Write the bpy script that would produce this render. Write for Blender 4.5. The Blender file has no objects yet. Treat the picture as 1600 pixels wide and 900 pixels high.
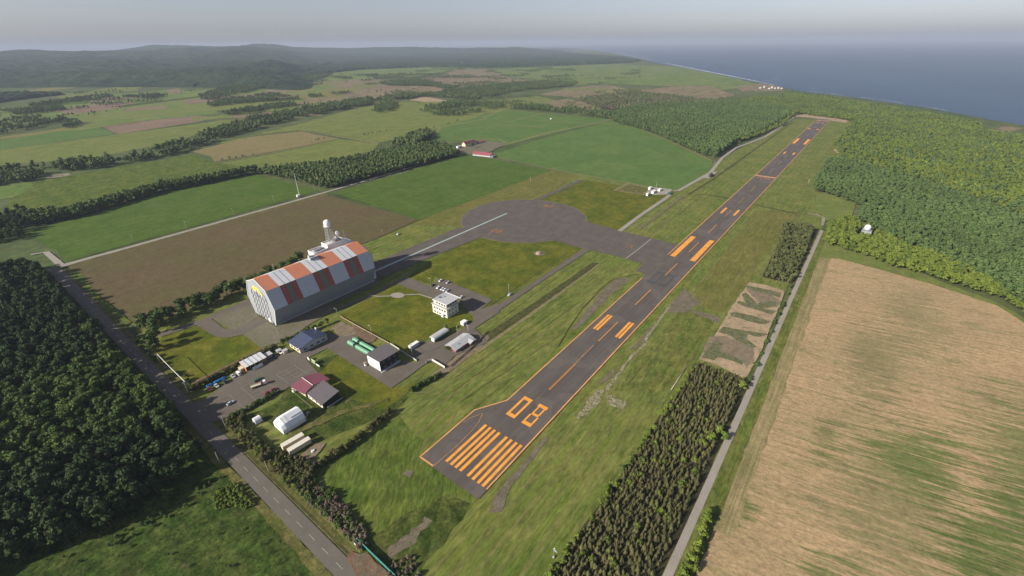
import bpy, bmesh, math, random
import numpy as np
from mathutils import Vector, Matrix
from mathutils.geometry import tessellate_polygon

random.seed(7)
rng = np.random.default_rng(11)
D = bpy.data
SC = bpy.context.scene
COL = SC.collection

# ------------------------------------------------------------------ camera
CAM = np.array([-91.887, -113.817, 187.993])
YAW, PITCH, ROLL, FPX = math.radians(37.6388), math.radians(28.4271), math.radians(-0.6545), 707.05
cy, sy, cp, sp = math.cos(YAW), math.sin(YAW), math.cos(PITCH), math.sin(PITCH)
FWD = np.array([cp * cy, cp * sy, -sp])
_r = np.array([sy, -cy, 0.0])
_u = np.cross(_r, FWD)
RGT = _r * math.cos(ROLL) + _u * math.sin(ROLL)
UPV = -_r * math.sin(ROLL) + _u * math.cos(ROLL)
cam_d = D.cameras.new('camera')
cam_d.sensor_width = 36.0
cam_d.lens = 36.0 * FPX / 1600.0
cam_d.clip_start = 1.0
cam_d.clip_end = 200000.0
cam = D.objects.new('camera', cam_d)
COL.objects.link(cam)
cam.matrix_world = Matrix(((RGT[0], UPV[0], -FWD[0], CAM[0]), (RGT[1], UPV[1], -FWD[1], CAM[1]),
                           (RGT[2], UPV[2], -FWD[2], CAM[2]), (0, 0, 0, 1)))
SC.camera = cam

# ------------------------------------------------------------------ sky, sun, exposure
HAZE = 7.2e-5
SUN_ELEV, SUN_AZ = math.radians(28.0), math.radians(156.5)      # direction the sun stands in, measured from +X
w = D.worlds.new('World'); SC.world = w; w.use_nodes = True
nt = w.node_tree; nt.nodes.clear()
sky = nt.nodes.new('ShaderNodeTexSky'); sky.sky_type = 'NISHITA'; sky.sun_disc = False
sky.sun_elevation = SUN_ELEV
sky.sun_rotation = math.pi / 2 - SUN_AZ
sky.altitude = 100; sky.air_density = 1.0; sky.dust_density = 1.15; sky.ozone_density = 1.7
hs = nt.nodes.new('ShaderNodeHueSaturation'); hs.inputs['Saturation'].default_value = 0.55
bgn = nt.nodes.new('ShaderNodeBackground'); bgn.inputs['Strength'].default_value = 0.052
wo = nt.nodes.new('ShaderNodeOutputWorld')
tn = nt.nodes.new('ShaderNodeMix'); tn.data_type = 'RGBA'; tn.blend_type = 'MULTIPLY'; tn.inputs[0].default_value = 1.0; tn.inputs[7].default_value = (.965, .985, 1.13, 1)
nt.links.new(sky.outputs[0], hs.inputs['Color']); nt.links.new(hs.outputs[0], tn.inputs[6]); nt.links.new(tn.outputs[2], bgn.inputs['Color'])
nt.links.new(bgn.outputs[0], wo.inputs['Surface'])
sun_d = D.lights.new('sun', 'SUN'); sun_d.energy = 3.95; sun_d.angle = math.radians(0.55); sun_d.color = (1.0, 0.93, 0.82)
sun = D.objects.new('sun', sun_d); COL.objects.link(sun)
_sv = Vector((math.cos(SUN_ELEV) * math.cos(SUN_AZ), math.cos(SUN_ELEV) * math.sin(SUN_AZ), math.sin(SUN_ELEV)))
sun.rotation_euler = _sv.to_track_quat('Z', 'Y').to_euler()
sun.location = (0, 0, 400)
SC.view_settings.view_transform = 'Standard'; SC.view_settings.look = 'None'
SC.view_settings.exposure = 1.10; SC.view_settings.gamma = 1.0; SC.view_settings.use_curve_mapping = False
SC.render.engine = 'CYCLES'
SC.cycles.use_denoising = True
SC.cycles.max_bounces = 5; SC.cycles.diffuse_bounces = 2; SC.cycles.glossy_bounces = 2
SC.cycles.transparent_max_bounces = 4; SC.cycles.volume_bounces = 0
SC.cycles.caustics_reflective = False; SC.cycles.caustics_refractive = False

# ------------------------------------------------------------------ surveying: photo points to ground points
def ray(px, py):
    return FWD + RGT * ((px - 800) / FPX) - UPV * ((py - 450) / FPX)
def G(px, py, z=0.0):
    d = ray(px, py); t = (z - CAM[2]) / d[2]; p = CAM + d * t
    return float(p[0]), float(p[1])
def onx(px, py, X):
    d = ray(px, py); p = CAM + d * ((X - CAM[0]) / d[0]); return p
def ony(px, py, Y):
    d = ray(px, py); p = CAM + d * ((Y - CAM[1]) / d[1]); return p
def C(x0, y0, s, pts, z=0.0):
    return [G(x0 + x * s, y0 + y * s, z) for x, y in pts]
def in_view(x, y, z, m=20):
    d = np.array([x, y, z]) - CAM; f = d @ FWD
    if f < 1: return False
    px = 800 + FPX * (d @ RGT) / f; py = 450 - FPX * (d @ UPV) / f
    return -m < px < 1600 + m and -m < py < 900 + m

# ------------------------------------------------------------------ objects
def tag(o, label=None, cat=None, group=None, kind=None):
    if label: o['label'] = label
    if cat: o['category'] = cat
    if group: o['group'] = group
    if kind: o['kind'] = kind
    return o

class MB:
    """collects geometry; .build() links it as one mesh object"""
    def __init__(s): s.v = []; s.f = []; s.m = []; s.smooth = []
    def add(s, vs, fs, m=0, smooth=False):
        o = len(s.v); s.v += [tuple(map(float, p)) for p in vs]
        for f in fs: s.f.append(tuple(i + o for i in f)); s.m.append(m); s.smooth.append(smooth)
    def box(s, x0, y0, z0, x1, y1, z1, m=0, taper=0.0):
        t = taper
        s.add([(x0, y0, z0), (x1, y0, z0), (x1, y1, z0), (x0, y1, z0),
               (x0 + t, y0 + t, z1), (x1 - t, y0 + t, z1), (x1 - t, y1 - t, z1), (x0 + t, y1 - t, z1)],
              [(3, 2, 1, 0), (4, 5, 6, 7), (0, 1, 5, 4), (1, 2, 6, 5), (2, 3, 7, 6), (3, 0, 4, 7)], m)
        return s
    def quad(s, a, b, c, d, m=0): s.add([a, b, c, d], [(0, 1, 2, 3)], m); return s
    def cyl(s, a, b, r0, r1=None, n=8, m=0, caps=True):
        r1 = r0 if r1 is None else r1
        a = Vector(a); b = Vector(b); ax = (b - a).normalized()
        u = ax.orthogonal().normalized(); v = ax.cross(u)
        vs = []
        for c, r in ((a, r0), (b, r1)):
            for i in range(n):
                t = 2 * math.pi * i / n; vs.append(tuple(c + u * (r * math.cos(t)) + v * (r * math.sin(t))))
        fs = [(i, (i + 1) % n, n + (i + 1) % n, n + i) for i in range(n)]
        s.add(vs, fs, m, n > 6)
        if caps: s.add(vs, [tuple(range(n - 1, -1, -1)), tuple(range(n, 2 * n))], m)
        return s
    def beam(s, a, b, w, m=0): return s.cyl(a, b, w * .6, w * .6, 4, m)
    def sphere(s, c, r, m=0, nu=14, nv=9, zs=1.0, lo=-math.pi / 2):
        vs = []; fs = []
        for j in range(nv + 1):
            ph = lo + (math.pi / 2 - lo) * j / nv
            for i in range(nu):
                t = 2 * math.pi * i / nu
                vs.append((c[0] + r * math.cos(ph) * math.cos(t), c[1] + r * math.cos(ph) * math.sin(t), c[2] + r * zs * math.sin(ph)))
        for j in range(nv):
            for i in range(nu):
                k = (i + 1) % nu; fs.append((j * nu + i, j * nu + k, (j + 1) * nu + k, (j + 1) * nu + i))
        s.add(vs, fs, m, True); return s
    def prism(s, prof, a0, a1, axis='x', m=0, caps=True, mats=None):
        """closed profile of (u,z); extruded along axis between a0 and a1 (u is the other horizontal axis)"""
        n = len(prof)
        P = (lambda u, z, a: (a, u, z)) if axis == 'x' else (lambda u, z, a: (u, a, z))
        vs = [P(u, z, a0) for u, z in prof] + [P(u, z, a1) for u, z in prof]
        for i in range(n):
            j = (i + 1) % n
            s.add([vs[i], vs[j], vs[n + j], vs[n + i]], [(0, 1, 2, 3)], mats[i] if mats else m)
        if caps:
            s.add(vs[:n], [tuple(range(n))], m); s.add(vs[n:], [tuple(range(n))], m)
        return s
    def build(s, name, mats, parent=None, origin=(0, 0, 0), fix=True):
        me = D.meshes.new(name)
        ox, oy, oz = origin
        me.from_pydata([(x - ox, y - oy, z - oz) for x, y, z in s.v], [], s.f)
        mats = mats if isinstance(mats, (list, tuple)) else [mats]
        for m in mats: me.materials.append(m)
        me.polygons.foreach_set('material_index', s.m); me.polygons.foreach_set('use_smooth', s.smooth)
        if fix:
            bm = bmesh.new(); bm.from_mesh(me); bmesh.ops.remove_doubles(bm, verts=bm.verts, dist=0.0005)
            bmesh.ops.recalc_face_normals(bm, faces=bm.faces); bm.to_mesh(me); bm.free()
        me.update()
        o = D.objects.new(name, me); COL.objects.link(o)
        if parent is not None: o.parent = parent
        return o

class Thing:
    """an Empty at the thing's base; .part() adds meshes given in world metres"""
    def __init__(s, name, label, cat, at=(0, 0, 0), group=None):
        s.o = D.objects.new(name, None); COL.objects.link(s.o); s.o.location = at; s.at = at
        s.o.empty_display_size = 0.5
        tag(s.o, label, cat, group)
    def part(s, name, mb, mats, label=None, under=None):
        o = mb.build(name, mats, under if under else s.o, s.at)
        if label: o['label'] = label
        return o

def copy_tree(o, parent=None):
    c = o.copy(); COL.objects.link(c); c.parent = parent
    for ch in o.children: copy_tree(ch, c)
    return c

# ------------------------------------------------------------------ materials
def lin(c): return tuple(((x / 12.92) if x <= 0.04045 else ((x + 0.055) / 1.055) ** 2.4) for x in c)
class NB:
    def __init__(s, name, rough=0.9, spec=0.15, metal=0.0):
        s.mat = D.materials.new(name); s.mat.use_nodes = True; s.t = s.mat.node_tree
        s.p = s.t.nodes['Principled BSDF']; s.p.inputs['Roughness'].default_value = rough
        s.p.inputs['Specular IOR Level'].default_value = spec; s.p.inputs['Metallic'].default_value = metal
        s.pos = None
    def n(s, typ, **kw):
        x = s.t.nodes.new(typ)
        for k, v in kw.items(): setattr(x, k, v)
        return x
    def l(s, a, b): s.t.links.new(a, b)
    def P(s):
        if s.pos is None: s.pos = s.n('ShaderNodeNewGeometry').outputs['Position']
        return s.pos
    def vec(s, rot=0.0, scale=(1, 1, 1), src=None):
        # rotate first, then scale, so that stretched noise runs along the rotated x axis
        a = s.n('ShaderNodeMapping'); a.inputs['Rotation'].default_value = (0, 0, -rot); s.l(src or s.P(), a.inputs['Vector'])
        b = s.n('ShaderNodeMapping'); b.inputs['Scale'].default_value = scale; s.l(a.outputs[0], b.inputs['Vector'])
        return b.outputs[0]
    def noise(s, scale, detail=3, rough=0.55, vec=None, dist=0.0):
        x = s.n('ShaderNodeTexNoise'); x.inputs['Scale'].default_value = scale; x.inputs['Detail'].default_value = detail
        x.inputs['Roughness'].default_value = rough; x.inputs['Distortion'].default_value = dist
        s.l(vec or s.P(), x.inputs['Vector']); return x.outputs['Fac']
    def rng(s, f, a, b, c=0.0, d=1.0):
        x = s.n('ShaderNodeMapRange'); x.inputs[1].default_value = a; x.inputs[2].default_value = b
        x.inputs[3].default_value = c; x.inputs[4].default_value = d; s.l(f, x.inputs[0]); return x.outputs[0]
    def mix(s, f, a, b, mode='MIX'):
        x = s.n('ShaderNodeMix', data_type='RGBA', blend_type=mode)
        if isinstance(f, (int, float)): x.inputs[0].default_value = f
        else: s.l(f, x.inputs[0])
        for i, c in ((6, a), (7, b)):
            if isinstance(c, (tuple, list)): x.inputs[i].default_value = (*c[:3], 1)
            else: s.l(c, x.inputs[i])
        return x.outputs[2]
    def col(s, c): s.l(c, s.p.inputs['Base Color']) if not isinstance(c, tuple) else setattr(s.p.inputs['Base Color'], 'default_value', (*c, 1))
    def bump(s, h, strength=0.3, dist=0.3):
        b = s.n('ShaderNodeBump'); b.inputs['Strength'].default_value = strength; b.inputs['Distance'].default_value = dist
        s.l(h, b.inputs['Height']); s.l(b.outputs[0], s.p.inputs['Normal'])

def worn(name, c, under, thr=.60, scale=1.1):
    k = NB(name, .75, .15)
    n = k.noise(scale, 6, .72); n2 = k.noise(.22, 4, .6); v = k.noise(1.0, 4, .6, k.vec(0.0, (1 / 30, 1 / .9, 1)))
    a = k.mix(k.rng(n2, .35, .65), c, tuple(x * .78 for x in c))
    a = k.mix(k.rng(n, thr, thr + .12, 0, .85), a, under)
    a = k.mix(k.rng(v, .55, .75, 0, .5), a, tuple(x * .62 for x in c)); k.col(a); return k.mat

def ground(name, a, b, big=60, fine=1.6, streak=None, patch=None, patch2=None, contrast=0.55, bump=0.25, lo=0.38, hi=0.62, spots=None, grain=None, rows=None):
    """a,b: two tones; streak=(angle,length,width,colour,amount); patch=(size,colour,threshold,amount[,stretch angle, stretch])"""
    k = NB(name, 0.95, 0.06)
    c = k.mix(k.rng(k.noise(1.0 / big, 5, 0.6), lo, hi), a, b)
    for pt in (patch, patch2):
        if not pt: continue
        v = None
        if len(pt) > 4: v = k.vec(pt[4], (1.0 / pt[5], 1, 1))
        f = k.rng(k.noise(1.0 / pt[0], 7, 0.68, v, 0.3), pt[2], pt[2] + 0.09, 0, pt[3])
        c = k.mix(f, c, pt[1])
    for sx, sy_, rx, ry, cc, sa in spots or []:
        va = k.n('ShaderNodeVectorMath', operation='SUBTRACT'); k.l(k.P(), va.inputs[0]); va.inputs[1].default_value = (sx, sy_, 0)
        vb = k.n('ShaderNodeVectorMath', operation='MULTIPLY'); k.l(va.outputs[0], vb.inputs[0]); vb.inputs[1].default_value = (1 / rx, 1 / ry, 0)
        ln = k.n('ShaderNodeVectorMath', operation='LENGTH'); k.l(vb.outputs[0], ln.inputs[0])
        near = k.rng(ln.outputs['Value'], 0, 1.7, .70, 0)
        sn = k.rng(k.noise(1.0, 8, .72, k.vec(math.radians(-80), (1 / 30, 1 / 2.6, 1))), .28, .72, 0, 1)
        ad = k.n('ShaderNodeMath', operation='ADD'); k.l(near, ad.inputs[0]); k.l(sn, ad.inputs[1])
        c = k.mix(k.rng(ad.outputs[0], .80, 1.05, 0, sa), c, cc)
    if streak:
        for i, m in ((1.0, 1.0), (3.1, 0.6)):
            v = k.vec(streak[0], (1.0 / streak[1], i / streak[2], 1))
            f = k.rng(k.noise(1.0, 3, 0.6, v), 0.42, 0.68, 0, streak[4] * m)
            c = k.mix(f, c, streak[3])
    if rows:            # tramlines: (angle along the line, spacing, colour, amount, sharpness)
        sx = k.n('ShaderNodeSeparateXYZ'); k.l(k.vec(rows[0], (1, 6.28318 / rows[1], 1)), sx.inputs[0])
        wob_ = k.noise(1 / 30, 2, .5); wa = k.n('ShaderNodeMath', operation='MULTIPLY_ADD'); k.l(wob_, wa.inputs[0]); wa.inputs[1].default_value = 2.2; k.l(sx.outputs['Y'], wa.inputs[2])
        sn_ = k.n('ShaderNodeMath', operation='SINE'); k.l(wa.outputs[0], sn_.inputs[0])
        br = k.rng(k.noise(1 / 9, 4, .6), .35, .6, .25, 1)
        mm = k.n('ShaderNodeMath', operation='MULTIPLY'); k.l(k.rng(sn_.outputs[0], rows[4], 1.0, 0, rows[3]), mm.inputs[0]); k.l(br, mm.inputs[1])
        c = k.mix(mm.outputs[0], c, rows[2])
    gv = k.vec(grain[0], (1.0 / grain[1], 1, 1)) if grain else None
    n = k.noise(1.0 / fine, 4, 0.75, gv)
    n2 = k.noise(1.0 / (fine * (2.6 if grain else 4.5)), 6, 0.7, gv)
    n3 = k.noise(1.0 / (big * .5), 4, 0.6)
    dk = k.rng(n, 0.3, 0.7, 1 - contrast, 1 + contrast * 0.9)
    dk2 = k.rng(n2, 0.32, 0.68, 1 - contrast * 0.75, 1 + contrast * 0.7)
    dk3 = k.rng(n3, 0.35, 0.65, 1 - contrast * 0.3, 1 + contrast * 0.25)
    mu0 = k.n('ShaderNodeMath', operation='MULTIPLY'); k.l(dk, mu0.inputs[0]); k.l(dk2, mu0.inputs[1])
    mu = k.n('ShaderNodeMath', operation='MULTIPLY'); k.l(mu0.outputs[0], mu.inputs[0]); k.l(dk3, mu.inputs[1])
    vm = k.n('ShaderNodeVectorMath', operation='SCALE'); k.l(c, vm.inputs[0]); k.l(mu.outputs[0], vm.inputs['Scale'])
    k.col(vm.outputs[0])
    if bump: k.bump(n, bump, 0.35)
    return k.mat

def paint(name, c, rough=0.6, spec=0.3, dirt=0.25, scale=1.5, metal=0.0, ribs=None):
    k = NB(name, rough, spec, metal)
    n = k.noise(scale, 5, 0.65)
    c2 = tuple(x * (1 - dirt) for x in c)
    f = k.rng(n, 0.35, 0.7)
    o = k.mix(f, c, c2)
    st = k.noise(1.0, 4, .6, k.vec(0.0, (1.1, 1.1, .10))); o = k.mix(k.rng(st, .48, .72, 0, .30), o, tuple(x * .68 for x in c))
    k.col(o)
    if ribs:            # standing seams: (angle, per metre)
        v = k.vec(ribs[0], (ribs[1], 0.0, 0.0)); wv = k.n('ShaderNodeTexWave'); wv.inputs['Scale'].default_value = 1.0
        k.l(v, wv.inputs['Vector']); k.bump(wv.outputs['Fac'], 0.35, 0.05)
    return k.mat

def foliage(name, a, b, c=None):
    """leaf colour changes from tree to tree (object random) and from clump to clump"""
    k = NB(name, 0.75, 0.12)
    oi = k.n('ShaderNodeObjectInfo')
    r = k.n('ShaderNodeValToRGB'); r.color_ramp.elements[0].color = (*a, 1); r.color_ramp.elements[1].color = (*b, 1)
    if c: e = r.color_ramp.elements.new(0.85); e.color = (*b, 1); r.color_ramp.elements[2].color = (*c, 1)
    k.l(oi.outputs['Random'], r.inputs['Fac'])
    n = k.rng(k.noise(0.55, 3, 0.6), 0.3, 0.7, 0.65, 1.4)
    big = k.rng(k.noise(0.012, 3, 0.6), 0.3, 0.7, 0.82, 1.18)
    mu = k.n('ShaderNodeMath', operation='MULTIPLY'); k.l(n, mu.inputs[0]); k.l(big, mu.inputs[1])
    vm = k.n('ShaderNodeVectorMath', operation='SCALE'); k.l(r.outputs[0], vm.inputs[0]); k.l(mu.outputs[0], vm.inputs['Scale'])
    k.col(vm.outputs[0])
    return k.mat

M = {}
# ground
M['land'] = ground('land_ground', (0.0582, 0.0874, 0.0291), (0.0874, 0.0986, 0.0403), 240, 9, patch=(420, (.16, .13, .08), .60, .55), patch2=(150, (.030, .048, .018), .58, .75), contrast=.3)
M['lawn'] = ground('lawn_grass', (0.0614, 0.0866, 0.0063), (0.1126, 0.1117, 0.0126), 24, 1.6, streak=(0.0, 9, 1.4, (.10, .09, .022), .3), patch=(11, (.045, .075, .010), .60, .6), contrast=.34)
M['strip'] = ground('mown_grass', (0.0679, 0.1134, 0.0121), (0.1125, 0.1339, 0.0226), 40, 1.5, streak=(0.0, 110, 1.3, (.19, .16, .07), .45), patch=(16, (.060, .105, .014), .56, .75, 0.0, 3.0), grain=(0.0, 3.2), rows=(0.0, 7.5, (.16, .14, .055), .55, .35), contrast=.34)
M['strip2'] = ground('dry_mown_grass', (.110, .112, .026), (.140, .122, .036), 60, 1.7, streak=(0.0, 40, 2.2, (.085, .10, .018), .5), grain=(0.0, 3.2), rows=(0.0, 11, (.15, .13, .05), .4, .4), contrast=.3)
M['greenmown'] = ground('green_mown_grass', (.066, .100, .012), (.105, .112, .022), 18, 1.5, streak=(0.0, 110, 1.3, (.15, .14, .05), .55), patch=(12, (.050, .098, .012), .55, .7, 0.0, 3.0), grain=(0.0, 3.2), rows=(0.0, 6, (.13, .125, .04), .5, .3), contrast=.42)
M['rough'] = ground('rough_grass', (.034, .058, .010), (.070, .078, .018), 14, 1.7, patch=(7, (.14, .11, .062), .60, .8, 0.9, 2), contrast=.55, bump=.6)
M['meadow'] = ground('field_grass', (0.0496, 0.0935, 0.0103), (0.0798, 0.1108, 0.0154), 26, 1.8, streak=(0.75, 18, 1.4, (.14, .12, .045), .4), patch=(9, (.12, .095, .05), .63, .7), grain=(0.6, 3.0), contrast=.48, bump=.6)
M['shademeadow'] = ground('shade_darkened_meadow_grass', (.030, .056, .009), (.060, .078, .018), 9, 1.8, patch=(3.2, (.016, .032, .006), .54, .85), patch2=(6, (.105, .085, .045), .60, .8), contrast=.6, bump=.8)  # meadow grass with the shade over the left foreground put into its colour
M['litter'] = ground('conifer_litter', (.030, .030, .014), (.045, .040, .022), 9, 1.2, contrast=.5)
M['verge'] = ground('verge_grass', (.080, .088, .020), (.125, .108, .042), 9, 1.2, patch=(3, (.05, .070, .012), .55, .7), contrast=.42)
M['crop'] = ground('crop_field', (0.0510, 0.0954, 0.0117), (0.0673, 0.1060, 0.0162), 50, 2.0, streak=(math.radians(8), 60, 2.5, (.066, .10, .026), .45), rows=(math.radians(3), 15, (.088, .105, .03), .7, .86), contrast=.2, bump=.15)
M['crop2'] = ground('dense_crop_field', (0.0707, 0.1276, 0.0265), (0.0912, 0.1408, 0.0326), 90, 2.5, streak=(math.radians(-30), 90, 4, (.066, .112, .032), .5), rows=(math.radians(-32), 24, (.10, .125, .045), .55, .88), contrast=.17, bump=.15)
M['pasture'] = ground('pasture', (0.1137, 0.1513, 0.0300), (0.1364, 0.1586, 0.0380), 80, 3.0, streak=(math.radians(5), 60, 5, (.12, .12, .045), .45), patch=(30, (.06, .088, .022), .6, .6), rows=(math.radians(4), 22, (.13, .13, .05), .5, .75), contrast=.24)
M['pasture2'] = ground('far_pasture', (0.0932, 0.1403, 0.0309), (0.1273, 0.1579, 0.0432), 160, 6, patch=(50, (.045, .068, .022), .57, .75), patch2=(120, (.18, .145, .085), .62, .6), contrast=.28)
M['hay'] = ground('hay_field', (.165, .135, .055), (.135, .122, .046), 60, 2.4, streak=(math.radians(10), 80, 4, (.20, .16, .075), .6), rows=(math.radians(8), 9, (.22, .18, .09), .6, .3), contrast=.22)
M['bare'] = ground('bare_soil_field', (.155, .110, .075), (.185, .130, .09), 120, 4, contrast=.15)
M['ripe'] = ground('pale_crop_field', (.165, .145, .045), (.13, .135, .042), 90, 4, patch=(60, (.10, .11, .035), .58, .7), contrast=.2)
M['marsh'] = ground('dry_marsh', (.20, .150, .092), (.16, .130, .072), 120, 7, patch=(45, (.070, .085, .030), .52, .9), patch2=(16, (.045, .062, .024), .62, .8), contrast=.35)
M['brown'] = ground('ploughed_field', (.112, .078, .044), (.094, .078, .034), 70, 1.6, streak=(math.radians(2), 40, 1.6, (.082, .078, .028), .5), patch=(22, (.068, .078, .024), .63, .6), rows=(math.radians(2), 6, (.085, .07, .035), .5, .3), contrast=.22)
M['tan'] = ground('tan_field', (0.3913, 0.2650, 0.1478), (0.3232, 0.2279, 0.1244), 45, 1.3, streak=(math.radians(-80), 60, .9, (.22, .18, .09), .42),
                  patch=(1.8, (.10, .085, .035), .60, .85, math.radians(-80), 2.4), patch2=(16, (.17, .16, .07), .56, .7, math.radians(-80), 3.0), grain=(math.radians(-80), 1.5), rows=(math.radians(-81), 4.2, (.22, .175, .09), .55, .35), contrast=.28,
                  spots=[(128, -172, 70, 40, (.13, .135, .05), .7), (185, -230, 80, 36, (.085, .115, .028), .85), (120, -208, 40, 22, (.058, .10, .016), .95), (77, -113, 12, 9, (.070, .105, .022), .9), (160, -180, 34, 26, (.068, .112, .020), .9), (108, -196, 26, 16, (.050, .090, .014), .95), (246, -157, 60, 22, (.13, .128, .05), .75), (62, -150, 18, 10, (.066, .10, .02), .85), (150, -212, 30, 18, (.066, .108, .02), .9), (330, -180, 60, 26, (.15, .14, .06), .7), (150, -140, 22, 8, (.09, .11, .03), .7)])
M['tanedge'] = ground('pale_field_margin', (.30, .225, .12), (.22, .18, .085), 12, 1.2, streak=(0.0, 40, 1.2, (.13, .125, .045), .8), contrast=.3)
M['dirt'] = ground('bare_dirt', (.20, .155, .105), (.155, .125, .08), 6, .8, patch=(3, (.075, .09, .03), .58, .8), contrast=.35)
M['greydirt'] = ground('worn_turf', (.15, .125, .09), (.12, .10, .068), 8, .8, patch=(2.2, (.078, .095, .022), .575, .9), patch2=(6, (.085, .10, .025), .60, .9), contrast=.35)
M['sand'] = ground('pale_sand', (.34, .25, .155), (.26, .195, .12), 10, 1.0, patch=(5, (.14, .12, .07), .55, .85), patch2=(2.5, (.10, .105, .045), .60, .8), contrast=.25)
M['greenletter'] = ground('planted_letter', (.085, .095, .035), (.12, .115, .055), 4, .7, patch=(3, (.14, .15, .12), .52, .8), patch2=(3.5, (.22, .17, .10), .58, .8), contrast=.35)
M['darkgrass'] = ground('ditch_grass', (.045, .055, .018), (.075, .07, .025), 5, .7, contrast=.4)
M['drygrass'] = ground('dry_grass_line', (.20, .165, .08), (.15, .14, .06), 4, .7, contrast=.35)
M['debris'] = ground('broken_concrete_grass', (.29, .25, .17), (.20, .175, .10), 3, .7, patch=(1.6, (.08, .10, .022), .50, .95), patch2=(3.5, (.085, .105, .025), .55, .9), contrast=.4)
M['red'] = ground('rusty_ground', (.15, .085, .05), (.13, .105, .07), 4, .8, patch=(3, (.14, .12, .09), .55, .8), contrast=.3)
M['gravel'] = ground('gravel', (.150, .130, .098), (.120, .115, .070), 14, .5, patch=(6, (.085, .095, .035), .60, .6), contrast=.25)
def asphalt(name, c, streaky=0.0, dark=0.75):
    c = tuple(x * m for x, m in zip(c, (1.0, 1.0, 1.0)))
    k = NB(name, 0.88, 0.2); c = tuple(x * q for x, q in zip(c, (1.36, 1.34, 1.16)))
    n = k.noise(0.09, 6, 0.65); f = k.noise(2.2, 5, 0.75)
    o = k.mix(k.rng(n, .35, .65), c, tuple(x * dark for x in c))
    if streaky:
        v = k.vec(0.0, (1 / 40, 1 / 1.6, 1)); o = k.mix(k.rng(k.noise(1, 4, .6, v), .4, .7, 0, streaky), o, tuple(x * 1.25 for x in c))
        v = k.vec(0.0, (1 / 70, 1 / 4.5, 1)); o = k.mix(k.rng(k.noise(1, 3, .6, v), .45, .7, 0, streaky), o, tuple(x * .7 for x in c))
    if streaky >= .5:     # rubber from tyres along the middle, crack sealing across
        sx = k.n('ShaderNodeSeparateXYZ'); k.l(k.P(), sx.inputs[0]); ab = k.n('ShaderNodeMath', operation='ABSOLUTE'); k.l(sx.outputs['Y'], ab.inputs[0])
        v = k.vec(0.0, (1 / 55, 1 / .8, 1)); m_ = k.n('ShaderNodeMath', operation='MULTIPLY'); k.l(k.rng(ab.outputs[0], 2, 9, 1, 0), m_.inputs[0]); k.l(k.rng(k.noise(1, 5, .6, v), .45, .65, 0, .6), m_.inputs[1])
        o = k.mix(m_.outputs[0], o, tuple(x * .55 for x in c))
        v = k.vec(0.0, (1 / 2.0, 1 / 40, 1)); o = k.mix(k.rng(k.noise(1, 4, .7, v), .66, .72, 0, .45), o, tuple(x * 1.45 for x in c))
        o = k.mix(k.rng(k.noise(.045, 2, .4), .56, .58, 0, .5), o, tuple(x * 1.22 for x in c))
    g = k.rng(f, .3, .7, .85, 1.15)
    vm = k.n('ShaderNodeVectorMath', operation='SCALE'); k.l(o, vm.inputs[0]); k.l(g, vm.inputs['Scale']); k.col(vm.outputs[0])
    k.bump(f, .1, .05); return k.mat
M['runway'] = asphalt('runway_asphalt', (.072, .062, .062), .5)
M['apron'] = asphalt('apron_asphalt', (.078, .066, .064), .25, .7)
M['yard'] = asphalt('yard_asphalt', (.088, .076, .070), .2, .8)
M['road'] = asphalt('road_asphalt', (.092, .083, .078), 0, .85)
M['lane'] = asphalt('lane_concrete', (.20, .182, .175), 0, .85)
M['track'] = ground('gravel_track', (.26, .22, .16), (.21, .19, .13), 10, .8, contrast=.25)
M['orange'] = worn('orange_marking', (.74, .31, .05), (.16, .12, .10))
M['edgeorange'] = worn('edge_line', (.60, .30, .11), (.14, .12, .10), .55)
M['fadedorange'] = paint('faded_orange_marking', (.36, .17, .075), .8, .1, .5, .6)
M['palemark'] = worn('worn_orange_line', (.52, .27, .11), (.13, .11, .10), .5)
M['whiteline'] = worn('white_marking', (.38, .36, .32), (.12, .11, .10), .5)
M['paleline'] = paint('worn_white_line', (.30, .27, .24), .8, .1, .5, 1.0)
M['rail'] = paint('pale_green_steel', (.30, .36, .32), .5, .3, .2)
M['blackout'] = asphalt('overpainted_asphalt', (.050, .052, .058), 0, .85)
# buildings
M['hfront'] = paint('pale_grey_cladding', (.30, .31, .32), .55, .3, .08, .4)
M['hwhite'] = paint('white_cladding', (.56, .565, .57), .55, .3, .08, .4)
M['hgrey'] = paint('grey_cladding', (.25, .265, .28), .55, .3, .10, .3)
M['hblue'] = paint('pale_blue_grey_cladding', (.44, .46, .49), .5, .3, .10, .35)
M['horange'] = paint('orange_roofing', (.50, .19, .105), .6, .25, .10, .3)
M['hred'] = paint('red_cladding', (.30, .085, .065), .6, .25, .15, .4)
M['hgreen'] = paint('green_grey_panel', (.13, .15, .11), .5, .3, .15, .4)
M['hline'] = paint('dark_roof_seam', (.10, .11, .12), .7, .2, .2)
M['white'] = paint('white_paint', (.72, .71, .67), .6, .25, .12)
M['offwhite'] = paint('offwhite_paint', (.60, .56, .47), .6, .25, .15)
M['cream'] = paint('cream_paint', (.62, .53, .36), .6, .25, .12)
M['lgrey'] = paint('light_grey_roof', (.40, .40, .40), .7, .2, .15, .7)
M['mgrey'] = paint('mid_grey_paint', (.20, .20, .205), .7, .2, .2)
M['dgrey'] = paint('dark_grey_paint', (.055, .055, .06), .6, .25, .2)
M['brownroof'] = paint('brown_grey_roof', (.120, .105, .108), .6, .25, .10, .5, ribs=(0, 3.0))
M['black'] = paint('black_cladding', (.022, .021, .023), .6, .25, .2)
M['blueroof'] = paint('navy_roof', (.050, .062, .110), .45, .35, .15, .5, ribs=(math.pi / 2, 3.0))
M['redroof'] = paint('maroon_roof', (.185, .060, .080), .5, .3, .12, .5, ribs=(0, 3.0))
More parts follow.
